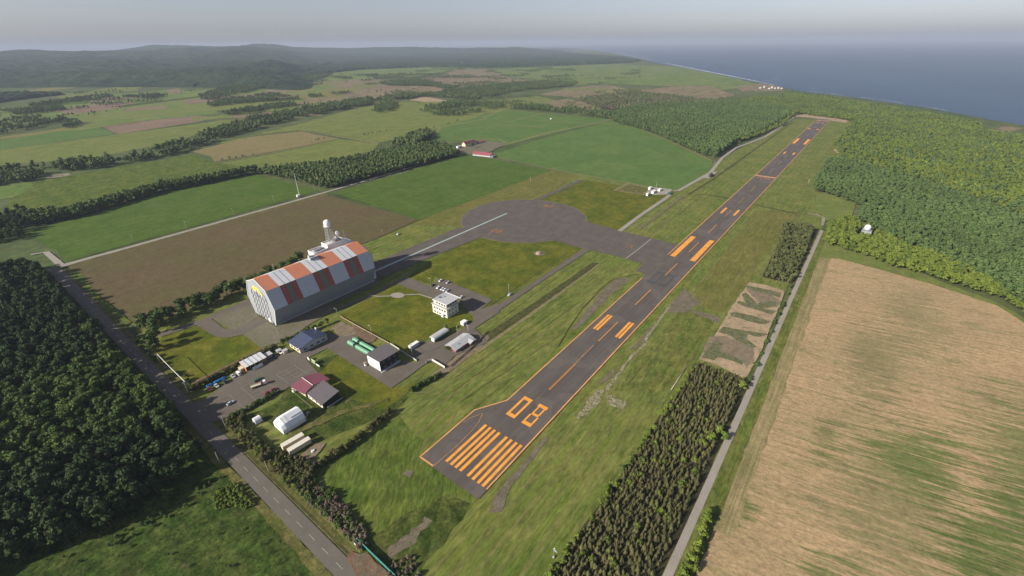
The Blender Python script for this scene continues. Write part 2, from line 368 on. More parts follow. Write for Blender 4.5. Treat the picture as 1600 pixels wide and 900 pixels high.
M['farmred'] = paint('farm_red_roof', (.26, .075, .085), .5, .3, .2, .4)
M['tent'] = paint('white_tent_fabric', (.62, .63, .64), .7, .2, .06)
M['greensteel'] = paint('mint_green_steel', (.15, .34, .21), .5, .3, .15)
M['darkgreen'] = paint('dark_green_steel', (.035, .085, .06), .5, .3, .2)
M['teal'] = paint('teal_fence', (.05, .23, .20), .5, .3, .2)
M['wood'] = paint('weathered_timber', (.30, .235, .16), .85, .1, .3)
M['pinkwall'] = paint('faded_red_wall', (.26, .11, .10), .75, .2, .2)
M['steel'] = paint('galvanised_steel', (.42, .43, .43), .45, .4, .2, metal=.3)
M['pole'] = paint('concrete_pole', (.38, .36, .33), .8, .2, .2)
M['blue'] = paint('blue_tarpaulin', (.03, .19, .48), .5, .3, .2)
M['orangewall'] = paint('orange_timber_wall', (.55, .26, .07), .7, .2, .2)
M['yellow'] = paint('yellow_emblem', (.85, .70, .05), .6, .2, .05)
M['violet'] = paint('violet_emblem', (.14, .12, .30), .6, .2, .05)
M['netline'] = paint('dark_door_lines', (.10, .10, .115), .7, .2, .1)
M['glass'] = paint('window_glass', (.035, .045, .055), .12, .6, .2)
M['rubber'] = paint('rubber', (.015, .015, .016), .8, .2, .1)
M['lamp'] = paint('lamp_glass', (.75, .75, .72), .2, .5, .05)
for nm, c in (('carwhite', (.74, .74, .73)), ('carsilver', (.40, .42, .44)), ('cardark', (.025, .027, .03)), ('carred', (.22, .018, .03)), ('carbeige', (.5, .44, .33))):
    M[nm] = paint(nm, c, .25, .5, .05)
M['picture'] = paint('board_picture', (.25, .36, .17), .6, .2, .5, 2.0)
# foliage
M['bark'] = paint('bark', (.085, .065, .048), .9, .1, .4, 3)
M['f_dark'] = foliage('dark_leaves', (0.0224, 0.0434, 0.0134), (0.0364, 0.0602, 0.0175), (.038, .056, .016))  # dark green leaves, tone lowered further to carry the shade over the left
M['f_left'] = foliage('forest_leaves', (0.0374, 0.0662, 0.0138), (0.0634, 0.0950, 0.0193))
M['f_mid'] = foliage('hedgerow_leaves', (.042, .070, .016), (.066, .094, .022))
M['f_bright'] = foliage('bright_leaves', (.082, .116, .016), (.118, .146, .024), (.060, .090, .020))
M['f_wood'] = foliage('woodland_leaves', (0.0572, 0.0947, 0.0293), (0.0814, 0.1178, 0.0334))
M['f_con'] = foliage('conifer_needles', (0.0506, 0.0528, 0.0189), (0.0935, 0.0836, 0.0336), (.085, .100, .030))
M['f_far'] = foliage('distant_leaves', (0.0650, 0.1008, 0.0314), (0.1064, 0.1344, 0.0448))
M['f_brush'] = foliage('purple_grey_brush', (.15, .105, .085), (.10, .105, .05))
M['f_olive'] = foliage('olive_scrub', (.062, .074, .024), (.095, .105, .034))

# ------------------------------------------------------------------ ground sheets
_z = [-0.62]
def sheet(name, pts, mat, kind='structure', wob=0.0, seg=8.0, dz=0.004, z=None, label=None, cat=None):
    if z is None:
        _z[0] += dz; z = _z[0]
    P = [tuple(p[:2]) for p in pts]
    if wob:
        Q = []
        for i, a in enumerate(P):
            b = P[(i + 1) % len(P)]
            L = math.hypot(b[0] - a[0], b[1] - a[1]); n = max(1, min(60, int(L / seg)))
            for k in range(n):
                t = k / n
                Q.append((a[0] + (b[0] - a[0]) * t + random.uniform(-wob, wob), a[1] + (b[1] - a[1]) * t + random.uniform(-wob, wob)))
        P = Q
    me = D.meshes.new(name)
    tris = tessellate_polygon([[Vector((x, y, 0)) for x, y in P]])
    fs = []
    for t in tris:
        a, b, c = (P[i] for i in t)
        cr = (b[0] - a[0]) * (c[1] - a[1]) - (b[1] - a[1]) * (c[0] - a[0])
        if abs(cr) > 1e-9: fs.append(tuple(t) if cr > 0 else (t[0], t[2], t[1]))
    me.from_pydata([(x, y, z) for x, y in P], [], fs)
    me.materials.append(mat); me.update()
    o = D.objects.new(name, me); COL.objects.link(o)
    return tag(o, label, cat, None, kind)
def P(*pts): return [G(x, y) for x, y in pts]
def strip_pts(line, w):
    """polyline (world) to a ribbon outline"""
    L = []; R = []
    for i, p in enumerate(line):
        a = line[max(0, i - 1)]; b = line[min(len(line) - 1, i + 1)]
        dx, dy = b[0] - a[0], b[1] - a[1]; n = math.hypot(dx, dy) or 1
        ww = w[i] if isinstance(w, (list, tuple)) else w
        L.append((p[0] - dy / n * ww / 2, p[1] + dx / n * ww / 2)); R.append((p[0] + dy / n * ww / 2, p[1] - dx / n * ww / 2))
    return L + R[::-1]

# land mass down to the sea cliff
coast_px = [(1600, 195), (1560, 189), (1530, 183), (1500, 178), (1470, 172), (1440, 167), (1410, 163), (1380, 158), (1350, 154), (1320, 150), (1290, 146.5),
            (1262, 144), (1240, 140), (1222, 136), (1205, 132.5), (1185, 128), (1160, 122.5), (1130, 117), (1100, 111), (1080, 107), (1055, 102.5), (1030, 97.5), (1005, 92), (985, 88), (965, 84), (945, 80.5), (925, 77.5)]
coast = [G(x, y + (1.6 if 1030 <= x <= 1205 else .8 if 940 < x < 1030 else 0)) for x, y in coast_px]
coast = [(1250, -4000), (1330, -1500), (1480, -800)] + coast
_wc = []
for i in range(len(coast) - 1):
    a, b = coast[i], coast[i + 1]; L = math.hypot(b[0] - a[0], b[1] - a[1]); n = max(1, int(L / 28)) if L < 900 else 12
    for k in range(n):
        t = k / n; j = min(7, L * .05)
        _wc.append((a[0] + (b[0] - a[0]) * t + random.uniform(-j, j), a[1] + (b[1] - a[1]) * t + random.uniform(-j, j)))
coast = _wc + [coast[-1], (26000, 17500), (45000, 34000)]
land = coast + [(45000, 60000), (-30000, 60000), (-30000, -30000), (1250, -30000)]
sheet('land', land, M['land'], z=-0.65)
# cliff face
cb = MB()
for i in range(len(coast) - 1):
    a, b = coast[i], coast[i + 1]
    dx, dy = b[0] - a[0], b[1] - a[1]; n = math.hypot(dx, dy) or 1
    o = (dy / n * 9, -dx / n * 9)
    cb.quad((a[0], a[1], -0.65), (b[0], b[1], -0.65), (b[0] + o[0], b[1] + o[1], -14), (a[0] + o[0], a[1] + o[1], -14))
tag(cb.build('coast_cliff', M['sand'], fix=False), kind='structure')
# sea
k = NB('sea_water', 0.36, 0.14)
n1 = k.noise(0.05, 6, 0.62, k.vec(math.radians(35), (0.35, 1, 1))); n2 = k.noise(0.0016, 5, 0.6, k.vec(math.radians(30), (0.25, 1, 1)))
k.col(k.mix(k.rng(n2, .35, .65), (.006, .024, .056), (.016, .046, .088)))
k.bump(n1, .5, 1.2)
sheet('sea', [(-2000, -60000), (90000, -60000), (90000, 60000), (1000, 60000), (1000, -1000), (-2000, -1000)], k.mat, z=-12.0)
# surf and beach along the shore
k = NB('surf_foam', 0.7, 0.2); k.col((.5, .52, .53)); SURF = k.mat
shore = [G(*p, -11.9) for p in [(1209, 132.6), (1195, 129.6), (1175, 125.4), (1150, 120.3), (1120, 114.5), (1090, 108.6), (1060, 102.6), (1038, 98)]]
sheet('surf', strip_pts(shore, [4, 8, 10, 12, 12, 16, 16, 10]), SURF, z=-11.9, wob=4, seg=24)
sheet('surf', strip_pts([G(*p, -11.9) for p in [(1024, 95.2), (1005, 91.2), (985, 87), (960, 82), (945, 79.5)]], [8, 14, 16, 16, 8]), SURF, z=-11.9)
for pts in (((1265, 142.8), (1290, 145.2), (1318, 148.6)), ((1345, 152), (1380, 156.2), (1412, 161)), ((1440, 165), (1480, 172.6))):
    sheet('surf', strip_pts([G(*p, -11.9) for p in pts], 3), SURF, z=-11.9, wob=2, seg=9)
for a, b in (((1196, 126), (1206, 126.2)), ((1208, 124.4), (1217, 124.6)), ((1268, 137.5), (1274, 138))):
    sheet('surf', strip_pts([G(*a, -11.9), G(*b, -11.9)], 10), SURF, z=-11.9, wob=2)

# ---- hills
def fbm(x, y, s, o=4, seed=0):
    """smooth value noise, several octaves, about -1..1"""
    r = np.zeros_like(x, dtype=float); amp = 1.0
    for i in range(o):
        g = np.random.default_rng(seed * 17 + i).uniform(-1, 1, (257, 257))
        th = .6 + i; u = (x * math.cos(th) - y * math.sin(th)) / s + 40.3; v = (x * math.sin(th) + y * math.cos(th)) / s + 71.7
        iu = np.floor(u).astype(int); iv = np.floor(v).astype(int); fu = u - iu; fv = v - iv
        fu = fu * fu * (3 - 2 * fu); fv = fv * fv * (3 - 2 * fv)
        q = lambda a, b: g[np.mod(iu + a, 257), np.mod(iv + b, 257)]
        r = r + amp * ((q(0, 0) * (1 - fu) + q(1, 0) * fu) * (1 - fv) + (q(0, 1) * (1 - fu) + q(1, 1) * fu) * fv)
        s = s * .47; amp *= .55
    return r
def sstep(x, a, b): t = np.clip((x - a) / (b - a), 0, 1); return t * t * (3 - 2 * t)
na, nd = 420, 210
az = np.radians(np.linspace(22, 100, na)); dd = 1900 * (13500 / 1900) ** np.linspace(0, 1, nd)
A, DD = np.meshgrid(az, dd, indexing='ij')
X = CAM[0] + DD * np.cos(A); Y = CAM[1] + DD * np.sin(A)
Adeg = np.degrees(A)
foot = 2350 + (Adeg - 60) * 62 + 160 * fbm(X, Y, 1500, 2, 5)
front = sstep(Adeg, 58.5, 63) * sstep(DD, foot, foot + 650) * (56 + 26 * fbm(X, Y, 600, 4, 1))
plat = sstep(Adeg, 52, 66) * sstep(DD, 4200, 8500) * (50 + 22 * fbm(X, Y, 1300, 4, 2))
ridge = np.exp(-((DD - 11200) / 1300) ** 2) * (104 + 46 * fbm(X, Y, 2300, 4, 3)) * (1 - sstep(Adeg, 62, 80) * .8) * sstep(Adeg, 30, 37)
ridge2 = np.exp(-((DD - 8800) / 900) ** 2) * (40 + 24 * fbm(X, Y, 1500, 3, 9)) * sstep(Adeg, 31, 42)
hz = front + plat + np.maximum(ridge, 0) + np.maximum(ridge2, 0)
hz = np.where(hz > 5, hz + (5.5 * fbm(X, Y, 70, 3, 4)) * np.clip(hz / 25, 0, 1), hz) - 3.0
hz = np.minimum(hz, 300)
vs = np.stack([X, Y, hz], -1).reshape(-1, 3)
fs = [(i * nd + j, (i) * nd + j + 1, (i + 1) * nd + j + 1, (i + 1) * nd + j) for i in range(na - 1) for j in range(nd - 1)
      if max(hz[i, j], hz[i + 1, j], hz[i, j + 1], hz[i + 1, j + 1]) > -2.9]
k = NB('hill_forest', 0.95, 0.05)
hn = k.noise(1 / 26, 5, .7); hb = k.noise(1 / 420, 4, .6)
hc = k.mix(k.rng(hb, .35, .65), (.015, .030, .014), (.028, .044, .018))
vm = k.n('ShaderNodeVectorMath', operation='SCALE'); k.l(hc, vm.inputs[0]); hm = k.n('ShaderNodeMath', operation='MULTIPLY'); k.l(k.rng(hn, .3, .7, .45, 1.6), hm.inputs[0]); k.l(k.rng(k.noise(1 / 130, 4, .65), .3, .7, .6, 1.5), hm.inputs[1]); k.l(hm.outputs[0], vm.inputs['Scale']); k.col(vm.outputs[0]); k.bump(hn, .9, 14)
me = D.meshes.new('hills'); me.from_pydata(vs[:, :].tolist(), [], fs); me.materials.append(k.mat); me.update()
o = D.objects.new('hills', me); COL.objects.link(o); tag(o, kind='structure')

# ---- far fields (back to front)
FAR = 0.006
sheet('marsh', P((395, 128), (520, 118), (640, 128), (720, 108), (760, 108), (800, 122), (860, 128), (840, 132), (740, 136), (640, 150), (560, 155), (480, 162), (430, 165), (400, 150)), M['marsh'], wob=12, seg=60, dz=FAR)
sheet('pasture', P((430, 128), (500, 108), (640, 100), (760, 104), (690, 112), (640, 120), (560, 124), (500, 128)), M['pasture2'], wob=10, seg=60, dz=FAR)
sheet('pasture', P((770, 108), (860, 104), (960, 100), (1060, 104), (1120, 116), (1190, 132), (1130, 140), (1000, 132), (880, 128), (800, 120)), M['pasture2'], wob=10, seg=60, dz=FAR)
sheet('dune', P((1150, 134), (1190, 130), (1225, 136), (1222, 142), (1160, 142)), M['marsh'], wob=6, seg=30, dz=FAR)
sheet('marsh', P((985, 142), (1060, 134), (1110, 134), (1148, 148), (1120, 154), (1080, 152), (1030, 148)), M['marsh'], wob=8, seg=30, dz=FAR)
sheet('marsh', P((840, 148), (900, 136), (950, 132), (985, 140), (970, 150), (900, 152)), M['marsh'], wob=10, seg=30, dz=FAR)
sheet('marsh', P((825, 162), (880, 155), (940, 152), (985, 158), (960, 170), (900, 172), (850, 170)), M['marsh'], wob=7, seg=25, dz=FAR)
sheet('sand_patch', P((640, 156), (660, 150), (695, 156), (700, 160), (670, 160)), M['sand'], wob=5, seg=15, dz=FAR)
sheet('sand_patch', P((470, 178), (500, 176), (502, 180), (475, 181)), M['marsh'], wob=2, seg=15, dz=FAR)
for a in ((1500, 205, 1530, 196), (1545, 190, 1575, 197)):
    pass
sheet('sand_patch', P((1540, 205), (1570, 196), (1600, 200), (1575, 206), (1550, 212)), M['marsh'], wob=3, seg=12, dz=FAR)
# the left plain
sheet('pasture', P((0, 172), (60, 160), (180, 146), (320, 140), (440, 128), (400, 150), (330, 165), (300, 172), (200, 178), (100, 185), (0, 200)), M['pasture2'], wob=8, seg=50, dz=FAR)
sheet('pasture', P((245, 158), (320, 148), (400, 155), (470, 152), (480, 158), (420, 166), (345, 172), (320, 176)), M['pasture'], wob=4, seg=50, dz=FAR)
sheet('bare_field', P((80, 172), (140, 164), (200, 158), (222, 163), (165, 172), (110, 178)), M['bare'], wob=3, seg=40, dz=FAR)
sheet('bare_field', P((190, 170), (256, 165), (262, 168), (205, 176)), M['bare'], wob=3, seg=40, dz=FAR)
sheet('pasture', P((110, 190), (130, 178), (270, 168), (288, 172), (160, 190)), M['pasture'], wob=2, seg=50, dz=FAR)
sheet('pale_crop_field', P((0, 214), (70, 204), (165, 188), (290, 172), (306, 176), (165, 196), (60, 210), (0, 217)), M['ripe'], wob=2, seg=50, dz=FAR)
sheet('bare_field', P((160, 198), (300, 179), (340, 183), (310, 190), (185, 209)), M['bare'], wob=1.5, seg=50, dz=FAR)
sheet('bare_field', P((350, 184), (400, 172), (455, 168), (462, 172), (395, 184)), M['bare'], wob=1.5, seg=50, dz=FAR)
sheet('crop_field', P((0, 218), (150, 197), (178, 209), (0, 234)), M['crop2'], wob=1.5, seg=50, dz=FAR)
sheet('crop_field', P((0, 234), (180, 210), (345, 188), (372, 186), (345, 197), (270, 222), (150, 245), (0, 258)), M['pasture'], wob=2, seg=50, dz=FAR)
sheet('pale_crop_field', P((415, 130), (500, 128), (550, 133), (430, 140)), M['ripe'], wob=4, seg=40, dz=FAR)
sheet('pale_crop_field', P((455, 145), (540, 148), (530, 152), (460, 153)), M['ripe'], wob=4, seg=40, dz=FAR)
sheet('crop_field', P((440, 137), (520, 133), (556, 137), (500, 144)), M['pasture2'], wob=4, seg=40, dz=FAR)
sheet('bare_field', P((500, 158), (570, 151), (580, 155), (512, 160)), M['bare'], wob=3, seg=40, dz=FAR)
sheet('pasture', P((345, 222), (450, 198), (545, 172), (600, 160), (720, 158), (700, 168), (650, 180), (520, 205), (470, 203), (400, 210), (350, 225)), M['pasture'], wob=2, seg=50, dz=FAR)
sheet('pasture', P((480, 203), (640, 178), (730, 170), (820, 152), (840, 160), (760, 178), (690, 200), (670, 205), (590, 223)), M['pasture'], wob=2, seg=50, dz=FAR)
sheet('pasture', P((740, 160), (840, 150), (870, 156), (830, 164), (770, 166)), M['pasture'], wob=2, seg=50, dz=FAR)
sheet('hay_field', P((300, 236), (390, 214), (470, 205), (528, 216), (440, 234), (335, 252), (330, 244)), M['hay'], wob=1, seg=40, dz=FAR)
sheet('pasture', P((340, 255), (440, 237), (530, 217), (592, 224), (580, 238), (500, 252), (405, 262)), M['pasture'], wob=1.5, seg=40, dz=FAR)
sheet('pasture', P((20, 300), (60, 282), (120, 272), (250, 250), (300, 240), (335, 253), (400, 262), (250, 290), (60, 330), (15, 335), (15, 315)), M['meadow'], wob=1.5, seg=40, dz=FAR)
sheet('pasture', P((-60, 302), (0, 290), (50, 283), (52, 292), (20, 308), (-60, 320)), M['pasture2'], wob=1.5, seg=40, dz=FAR)
sheet('gravel_track', P((75, 275), (108, 270), (110, 273), (70, 280)), M['track'], wob=1, seg=40, dz=FAR)
frn = random.Random(5)
for i in range(46):
    y0 = frn.choice((frn.uniform(104, 150), frn.uniform(132, 200))); x0 = frn.uniform(-20, 960 if y0 < 150 else 420); w_ = frn.uniform(40, 130) * (.7 + (y0 - 100) / 100); h_ = frn.uniform(1.6, 4.5) * (.6 + (y0 - 100) / 60)
    if x0 + w_ > 1010 or (x0 < 480 and y0 < 138 - x0 * .03) or y0 + h_ > 225: continue
    sl = -frn.uniform(.06, .15) if x0 < 600 else frn.uniform(-.03, .03)
    mk = frn.choice(('pasture', 'pasture2', 'pasture', 'hay', 'bare', 'marsh', 'crop', 'ripe', 'rough'))
    sheet('far_field', P((x0, y0), (x0 + w_, y0 + w_ * sl), (x0 + w_ + h_ * 1.5, y0 + w_ * sl + h_), (x0 + h_ * 1.5, y0 + h_)), M[mk], wob=5, seg=40, dz=FAR)
_z[0] += .01
# ---- fields round the airfield
sheet('field', P((655, 344), (862, 266), (905, 272), (1050, 298), (1118, 253), (1240, 186), (1335, 188), (1322, 235), (1296, 300), (1292, 340), (1268, 400), (1232, 445), (1165, 600), (1100, 760), (1040, 902), (868, 930),
                 (560, 920), (400, 740), (280, 620), (205, 505), (395, 450), (590, 372)), M['strip'], dz=.004)
sheet('crop_field', P((40, 362), (100, 345), (250, 300), (400, 272), (412, 275), (498, 297), (300, 354), (106, 408), (85, 392)), M['crop'], wob=1, seg=30, dz=.004)
sheet('crop_field', P((522, 301), (640, 268), (722, 243), (770, 248), (864, 267), (850, 274), (655, 343)), M['crop'], wob=.6, seg=30, dz=.004)
sheet('crop_field', P((764, 243), (850, 216), (960, 187), (1000, 200), (1112, 250), (1115, 262), (1062, 296), (1030, 296), (880, 267)), M['crop2'], wob=.6, seg=30, dz=.004)
sheet('crop_field', P((671, 218), (690, 198), (790, 171), (850, 177), (956, 186), (768, 233), (795, 225), (720, 220)), M['crop2'], wob=.6, seg=30, dz=.004)
pale = M['drygrass']
for ln, ww in ((((672, 218), (688, 199), (760, 185), (755, 183), (785, 171.5)), 7), (((785, 171.5), (850, 177), (795, 190), (768, 193.5), (850, 199)), 6), (((767, 232), (860, 206), (930, 193), (957, 186)), 6),
               (((930, 193), (830, 187.5)), 5), (((672, 218), (710, 223), (745, 217), (780, 217), (790, 223), (765, 233)), 6), (((764, 243), (880, 267.5), (970, 283), (1030, 297)), 2.2), (((1000, 201), (1060, 226), (1113, 251)), 4),
               (((450, 234), (528, 216)), 4), (((470, 203), (592, 224)), 6), (((340, 254), (440, 236), (530, 216)), 5)):
    sheet('grass_margin', strip_pts(P(*ln), ww), pale, wob=.5, seg=20, dz=.004)
sheet('ploughed_field', P((103, 414), (300, 360), (508, 304), (655, 343), (634, 352), (580, 376), (480, 408), (395, 448), (212, 510), (195, 492), (140, 450)), M['brown'], wob=.8, seg=20, dz=.004)
sheet('grass_verge', P((104, 411), (300, 357), (510, 301), (516, 303), (300, 362), (112, 414)), M['verge'], wob=.5, seg=15)
sheet('grass_verge', P((98, 421), (125, 425), (155, 462), (205, 503), (190, 512), (150, 470)), M['meadow'], wob=.8, seg=8)
sheet('forest_floor', [(-54, 0), (-54, 482), (-60, 520), (-500, 700), (-500, 118), (-150, 118), (-70, 148), (-55, 150)], M['rough'])
sheet('meadow', [(-54, -60), (-54, 152), (-75, 150), (-150, 122), (-320, 60), (-320, -60)], M['shademeadow'], wob=.5)
sheet('grass_verge', [(-57.5, -30), (-53, -30), (-53, 150), (-57, 150)], M['verge'], wob=.6, seg=6)
sheet('grass_verge', [(-45.5, -10), (-41.5, -10), (-41, 300), (-42, 470), (-45.5, 470)], M['verge'], wob=.6, seg=6)
sheet('ditch', [(-44.4, 8), (-43.3, 8), (-43.3, 110), (-44.4, 110)], M['darkgrass'], wob=.15, seg=6)
# compound lawns
def c3(*p): return C(520, 430, .2110, p)
def c2(*p): return C(300, 490, .17784, p)
def s6(*p): return C(180, 420, .2125, p)
def c4(*p): return C(360, 600, .1875, p)
def c56(*p): return C(560, 300, .25, p)
sheet('lawn', P((240, 560), (260, 510), (330, 510), (420, 540), (312, 606)), M['lawn'], wob=.6, seg=6)
sheet('lawn', c3((50, 290), (290, 165), (480, 60), (720, 130), (745, 175), (850, 315), (1010, 270), (1040, 330), (960, 390), (840, 400), (640, 500), (560, 545), (500, 545), (300, 440)), M['lawn'], wob=.4, seg=6)
sheet('lawn', c56((310, 530), (430, 440), (720, 276), (760, 285), (900, 316), (1050, 322), (1250, 304), (1405, 352), (790, 728), (840, 665), (480, 530), (450, 580)), M['lawn'], wob=.4, seg=6)
sheet('lawn', P((590, 372), (640, 352), (722, 352), (735, 332), (780, 315), (838, 313), (905, 275), (862, 266), (655, 344), (632, 354)), M['strip2'], wob=.6, seg=8)
sheet('lawn', P((840, 312), (910, 281), (1030, 299), (1045, 303), (970, 360), (916, 346), (905, 328), (886, 321)), M['lawn'], wob=.6, seg=8)
sheet('lawn', P((440, 590), (500, 560), (530, 552), (620, 605), (640, 620), (620, 640), (500, 690), (480, 700), (420, 660), (390, 650), (440, 625)), M['rough'], wob=.6, seg=6)
sheet('lawn', P((530, 553), (622, 606), (650, 598), (690, 575), (600, 640), (480, 600)), M['lawn'], wob=.8, seg=6)
sheet('rough_grass', P((490, 725), (560, 690), (625, 650), (660, 690), (655, 712), (748, 781), (700, 830), (640, 890), (560, 850)), M['meadow'], wob=1, seg=8)
sheet('rough_grass', P((560, 855), (640, 800), (700, 770), (735, 790), (690, 850), (640, 910), (590, 900)), M['rough'], wob=1, seg=6)
sheet('worn_turf', P((604, 862), (640, 832), (668, 806), (676, 812), (648, 846), (612, 874)), M['greydirt'], wob=1.2, seg=2.0)
sheet('worn_turf', P((628, 740), (640, 734), (650, 736), (640, 744)), M['greydirt'], wob=1.2, seg=2)
sheet('mown_grass', P((1010, 545), (1075, 474), (1122, 490), (1085, 560), (1040, 610), (960, 612)), M['greenmown'], wob=.6, seg=8)
sheet('mown_grass', P((1075, 470), (1180, 330), (1255, 330), (1190, 400), (1172, 440), (1128, 490)), M['strip2'], wob=.6, seg=8)
# runway shoulders
sheet('worn_turf', P((762, 800), (775, 770), (830, 706), (855, 680), (858, 684), (800, 760), (782, 800)), M['greydirt'], wob=.5, seg=4)
sheet('worn_turf', C(860, 400, .26667, ((660, 330), (785, 190), (875, 270), (810, 320), (790, 330))), M['greydirt'], wob=.4, seg=5)
sheet('worn_turf', C(860, 400, .26667, ((460, 555), (600, 400), (605, 440), (520, 530))), M['greydirt'], wob=.4, seg=5)
sheet('worn_turf', C(860, 400, .26667, ((275, 755), (370, 650), (375, 690), (330, 740))), M['greydirt'], wob=.4, seg=5)
sheet('worn_turf', C(860, 400, .26667, ((790, 310), (870, 325), (1000, 360), (980, 390), (860, 340))), M['greydirt'], wob=.5, seg=4)
sheet('worn_turf', C(860, 400, .26667, ((130, 420), (290, 220), (380, 130), (470, 130), (330, 250), (200, 390), (150, 430))), M['greydirt'], wob=.6, seg=5)
sheet('dry_grass', C(780, 480, .22222, ((600, 690), (690, 570), (740, 570), (700, 680), (560, 790), (535, 780))), M['debris'], wob=.7, seg=3)
sheet('dry_grass', C(780, 480, .22222, ((750, 600), (890, 665), (885, 720), (760, 680))), M['debris'], wob=.7, seg=3)
sheet('dry_grass', C(780, 480, .22222, ((735, 580), (920, 345), (1040, 235), (1050, 240), (930, 360), (760, 585))), M['debris'], wob=.5, seg=4)
sheet('dry_grass', P((1046, 475), (1049, 477), (1010, 532), (1003, 535)), M['debris'], wob=.3, seg=4)
sheet('ditch', P((735, 545), (760, 521), (830, 476), (925, 410), (936, 411), (840, 480), (768, 530), (742, 548)), M['darkgrass'], wob=.3, seg=6)
sheet('dry_grass', P((742, 549), (768, 531), (840, 481), (936, 412), (937, 414), (842, 485), (748, 551)), M['drygrass'], wob=.3, seg=6)
sheet('dry_grass', P((700, 566), (735, 540), (760, 521), (766, 527), (745, 548), (690, 590), (668, 590)), M['dirt'], wob=.5, seg=4)
for a, b in (((710, 590), (890, 470)), ((706, 612), (905, 472)), ((715, 630), (880, 520)), ((780, 500), (915, 400)), ((990, 300), (885, 388)), ((1000, 355), (1070, 310)), ((1020, 362), (1078, 322)), ((725, 650), (800, 590)), ((745, 500), (905, 392))):
    sheet('dry_grass_line', strip_pts([G(*a), G(*b)], .45), M['verge'], wob=.2, seg=4)
sheet('dark_turf_line', strip_pts(P((1000, 357), (1068, 306)), 3.0), M['greydirt'], wob=.4, seg=5)
sheet('drain_line', strip_pts(C(700, 370, .2, ((300, 560), (930, 125))), .9), M['darkgrass'], wob=.15, seg=5)
sheet('drain_line', strip_pts(C(700, 370, .2, ((860, 860), (940, 720), (1050, 560), (1200, 400), (1300, 325), (1490, 290))), .8), M['darkgrass'], wob=.2, seg=4)
sheet('drain_line', strip_pts(P((1090, 303), (1150, 311)), 4), M['darkgrass'], wob=.8, seg=4)
sheet('drain_line', strip_pts(P((1180, 320), (1245, 334)), 4), M['darkgrass'], wob=.8, seg=4)
sheet('drain_line', strip_pts(P((1075, 304), (1110, 283), (1240, 190)), 3), M['darkgrass'], wob=.5, seg=8)
sheet('seed_plot', C(650, 150, .25, ((1230, 590), (1330, 540), (1480, 575), (1430, 620))), M['drygrass'], wob=.3, seg=6)
sheet('seed_plot', C(650, 150, .25, ((1255, 590), (1335, 548), (1460, 578), (1420, 612))), M['verge'], wob=.3, seg=6)
# ---- lettered plot beside the road
def kp(*p): return C(1090, 440, .17766, p)
sheet('sand_plot', kp((450, 5), (620, 35), (760, 80), (740, 180), (640, 400), (560, 600), (440, 830), (400, 850), (180, 740), (10, 680), (160, 460), (300, 220)), M['sand'], wob=.5, seg=5)
sheet('worn_turf', kp((430, 60), (620, 100), (740, 180), (690, 230), (560, 200), (440, 80)), M['dirt'], wob=.8, seg=4)
sheet('worn_turf', kp((110, 490), (240, 480), (500, 580), (480, 700), (420, 760), (380, 680), (30, 660)), M['dirt'], wob=.8, seg=4)
LET = {'K': [[(380, 110), (430, 100), (520, 190), (680, 170), (700, 210), (560, 235), (690, 260), (660, 290), (560, 260), (430, 222), (345, 190), (355, 170), (430, 185)]],
       'I': [[(285, 275), (310, 262), (560, 320), (640, 350), (600, 380), (520, 365), (300, 305)]],
       'A': [[(180, 440), (220, 395), (420, 430), (620, 465), (540, 490), (440, 465), (430, 500), (520, 580), (470, 580), (330, 510), (300, 480)]],
       'T': [[(30, 665), (90, 590), (150, 530), (230, 545), (190, 600), (250, 630), (420, 700), (380, 730), (200, 660), (140, 690)]], 'I2': [[(430, 30), (560, 60), (740, 100), (720, 140), (560, 95), (435, 60)]]}
for kx, polys in LET.items():
    for q in polys: sheet('planted_letter', kp(*q), M['greenletter'], wob=.7, seg=3)
# ---- the big tan field and right road margins
sheet('tan_field', P((1283, 402), (1310, 404), (1385, 424), (1460, 445), (1560, 478), (1600, 505)) + [(330, -330), (60, -420), (-40, -330), (-40, -104.5), (470, -104.5)], M['tan'], wob=.8, seg=10)
sheet('field_margin', [(60, -115), (470, -116), (485, -110), (470, -106), (60, -106.5)], M['tanedge'], wob=.8, seg=8)
sheet('pasture', P((1283, 362), (1312, 372), (1400, 405), (1470, 440), (1560, 473), (1640, 520), (1600, 505), (1560, 478), (1460, 445), (1385, 424), (1310, 404), (1270, 402)), M['pasture'], wob=.6, seg=8)
sheet('grass_verge', [(-60, -108.0), (-60, -96.8), (500, -96.4), (490, -106.5), (300, -107)], M['greenmown'], wob=.5, seg=6)
sheet('forest_floor', [(-60, -97), (-60, -52), (6, -60.8), (60, -62.5), (172, -63.5), (172, -96.4)], M['litter'], wob=.5)
sheet('forest_floor', [(334, -71), (420, -68), (497, -61), (500, -96.6), (335, -96.6)], M['litter'], wob=.5)
sheet('forest_floor', P((1290, 345), (1330, 340), (1345, 300), (1285, 300), (1270, 315)), M['pasture'], wob=.5)
sheet('sand_patch', P((1302, 235), (1308, 228), (1315, 232), (1310, 240)), M['sand'], wob=1, seg=6)
sheet('sand_patch', P((1238, 182), (1260, 178), (1300, 182), (1325, 188), (1322, 192), (1265, 184)), M['sand'], wob=1, seg=6)
_z[0] += .008
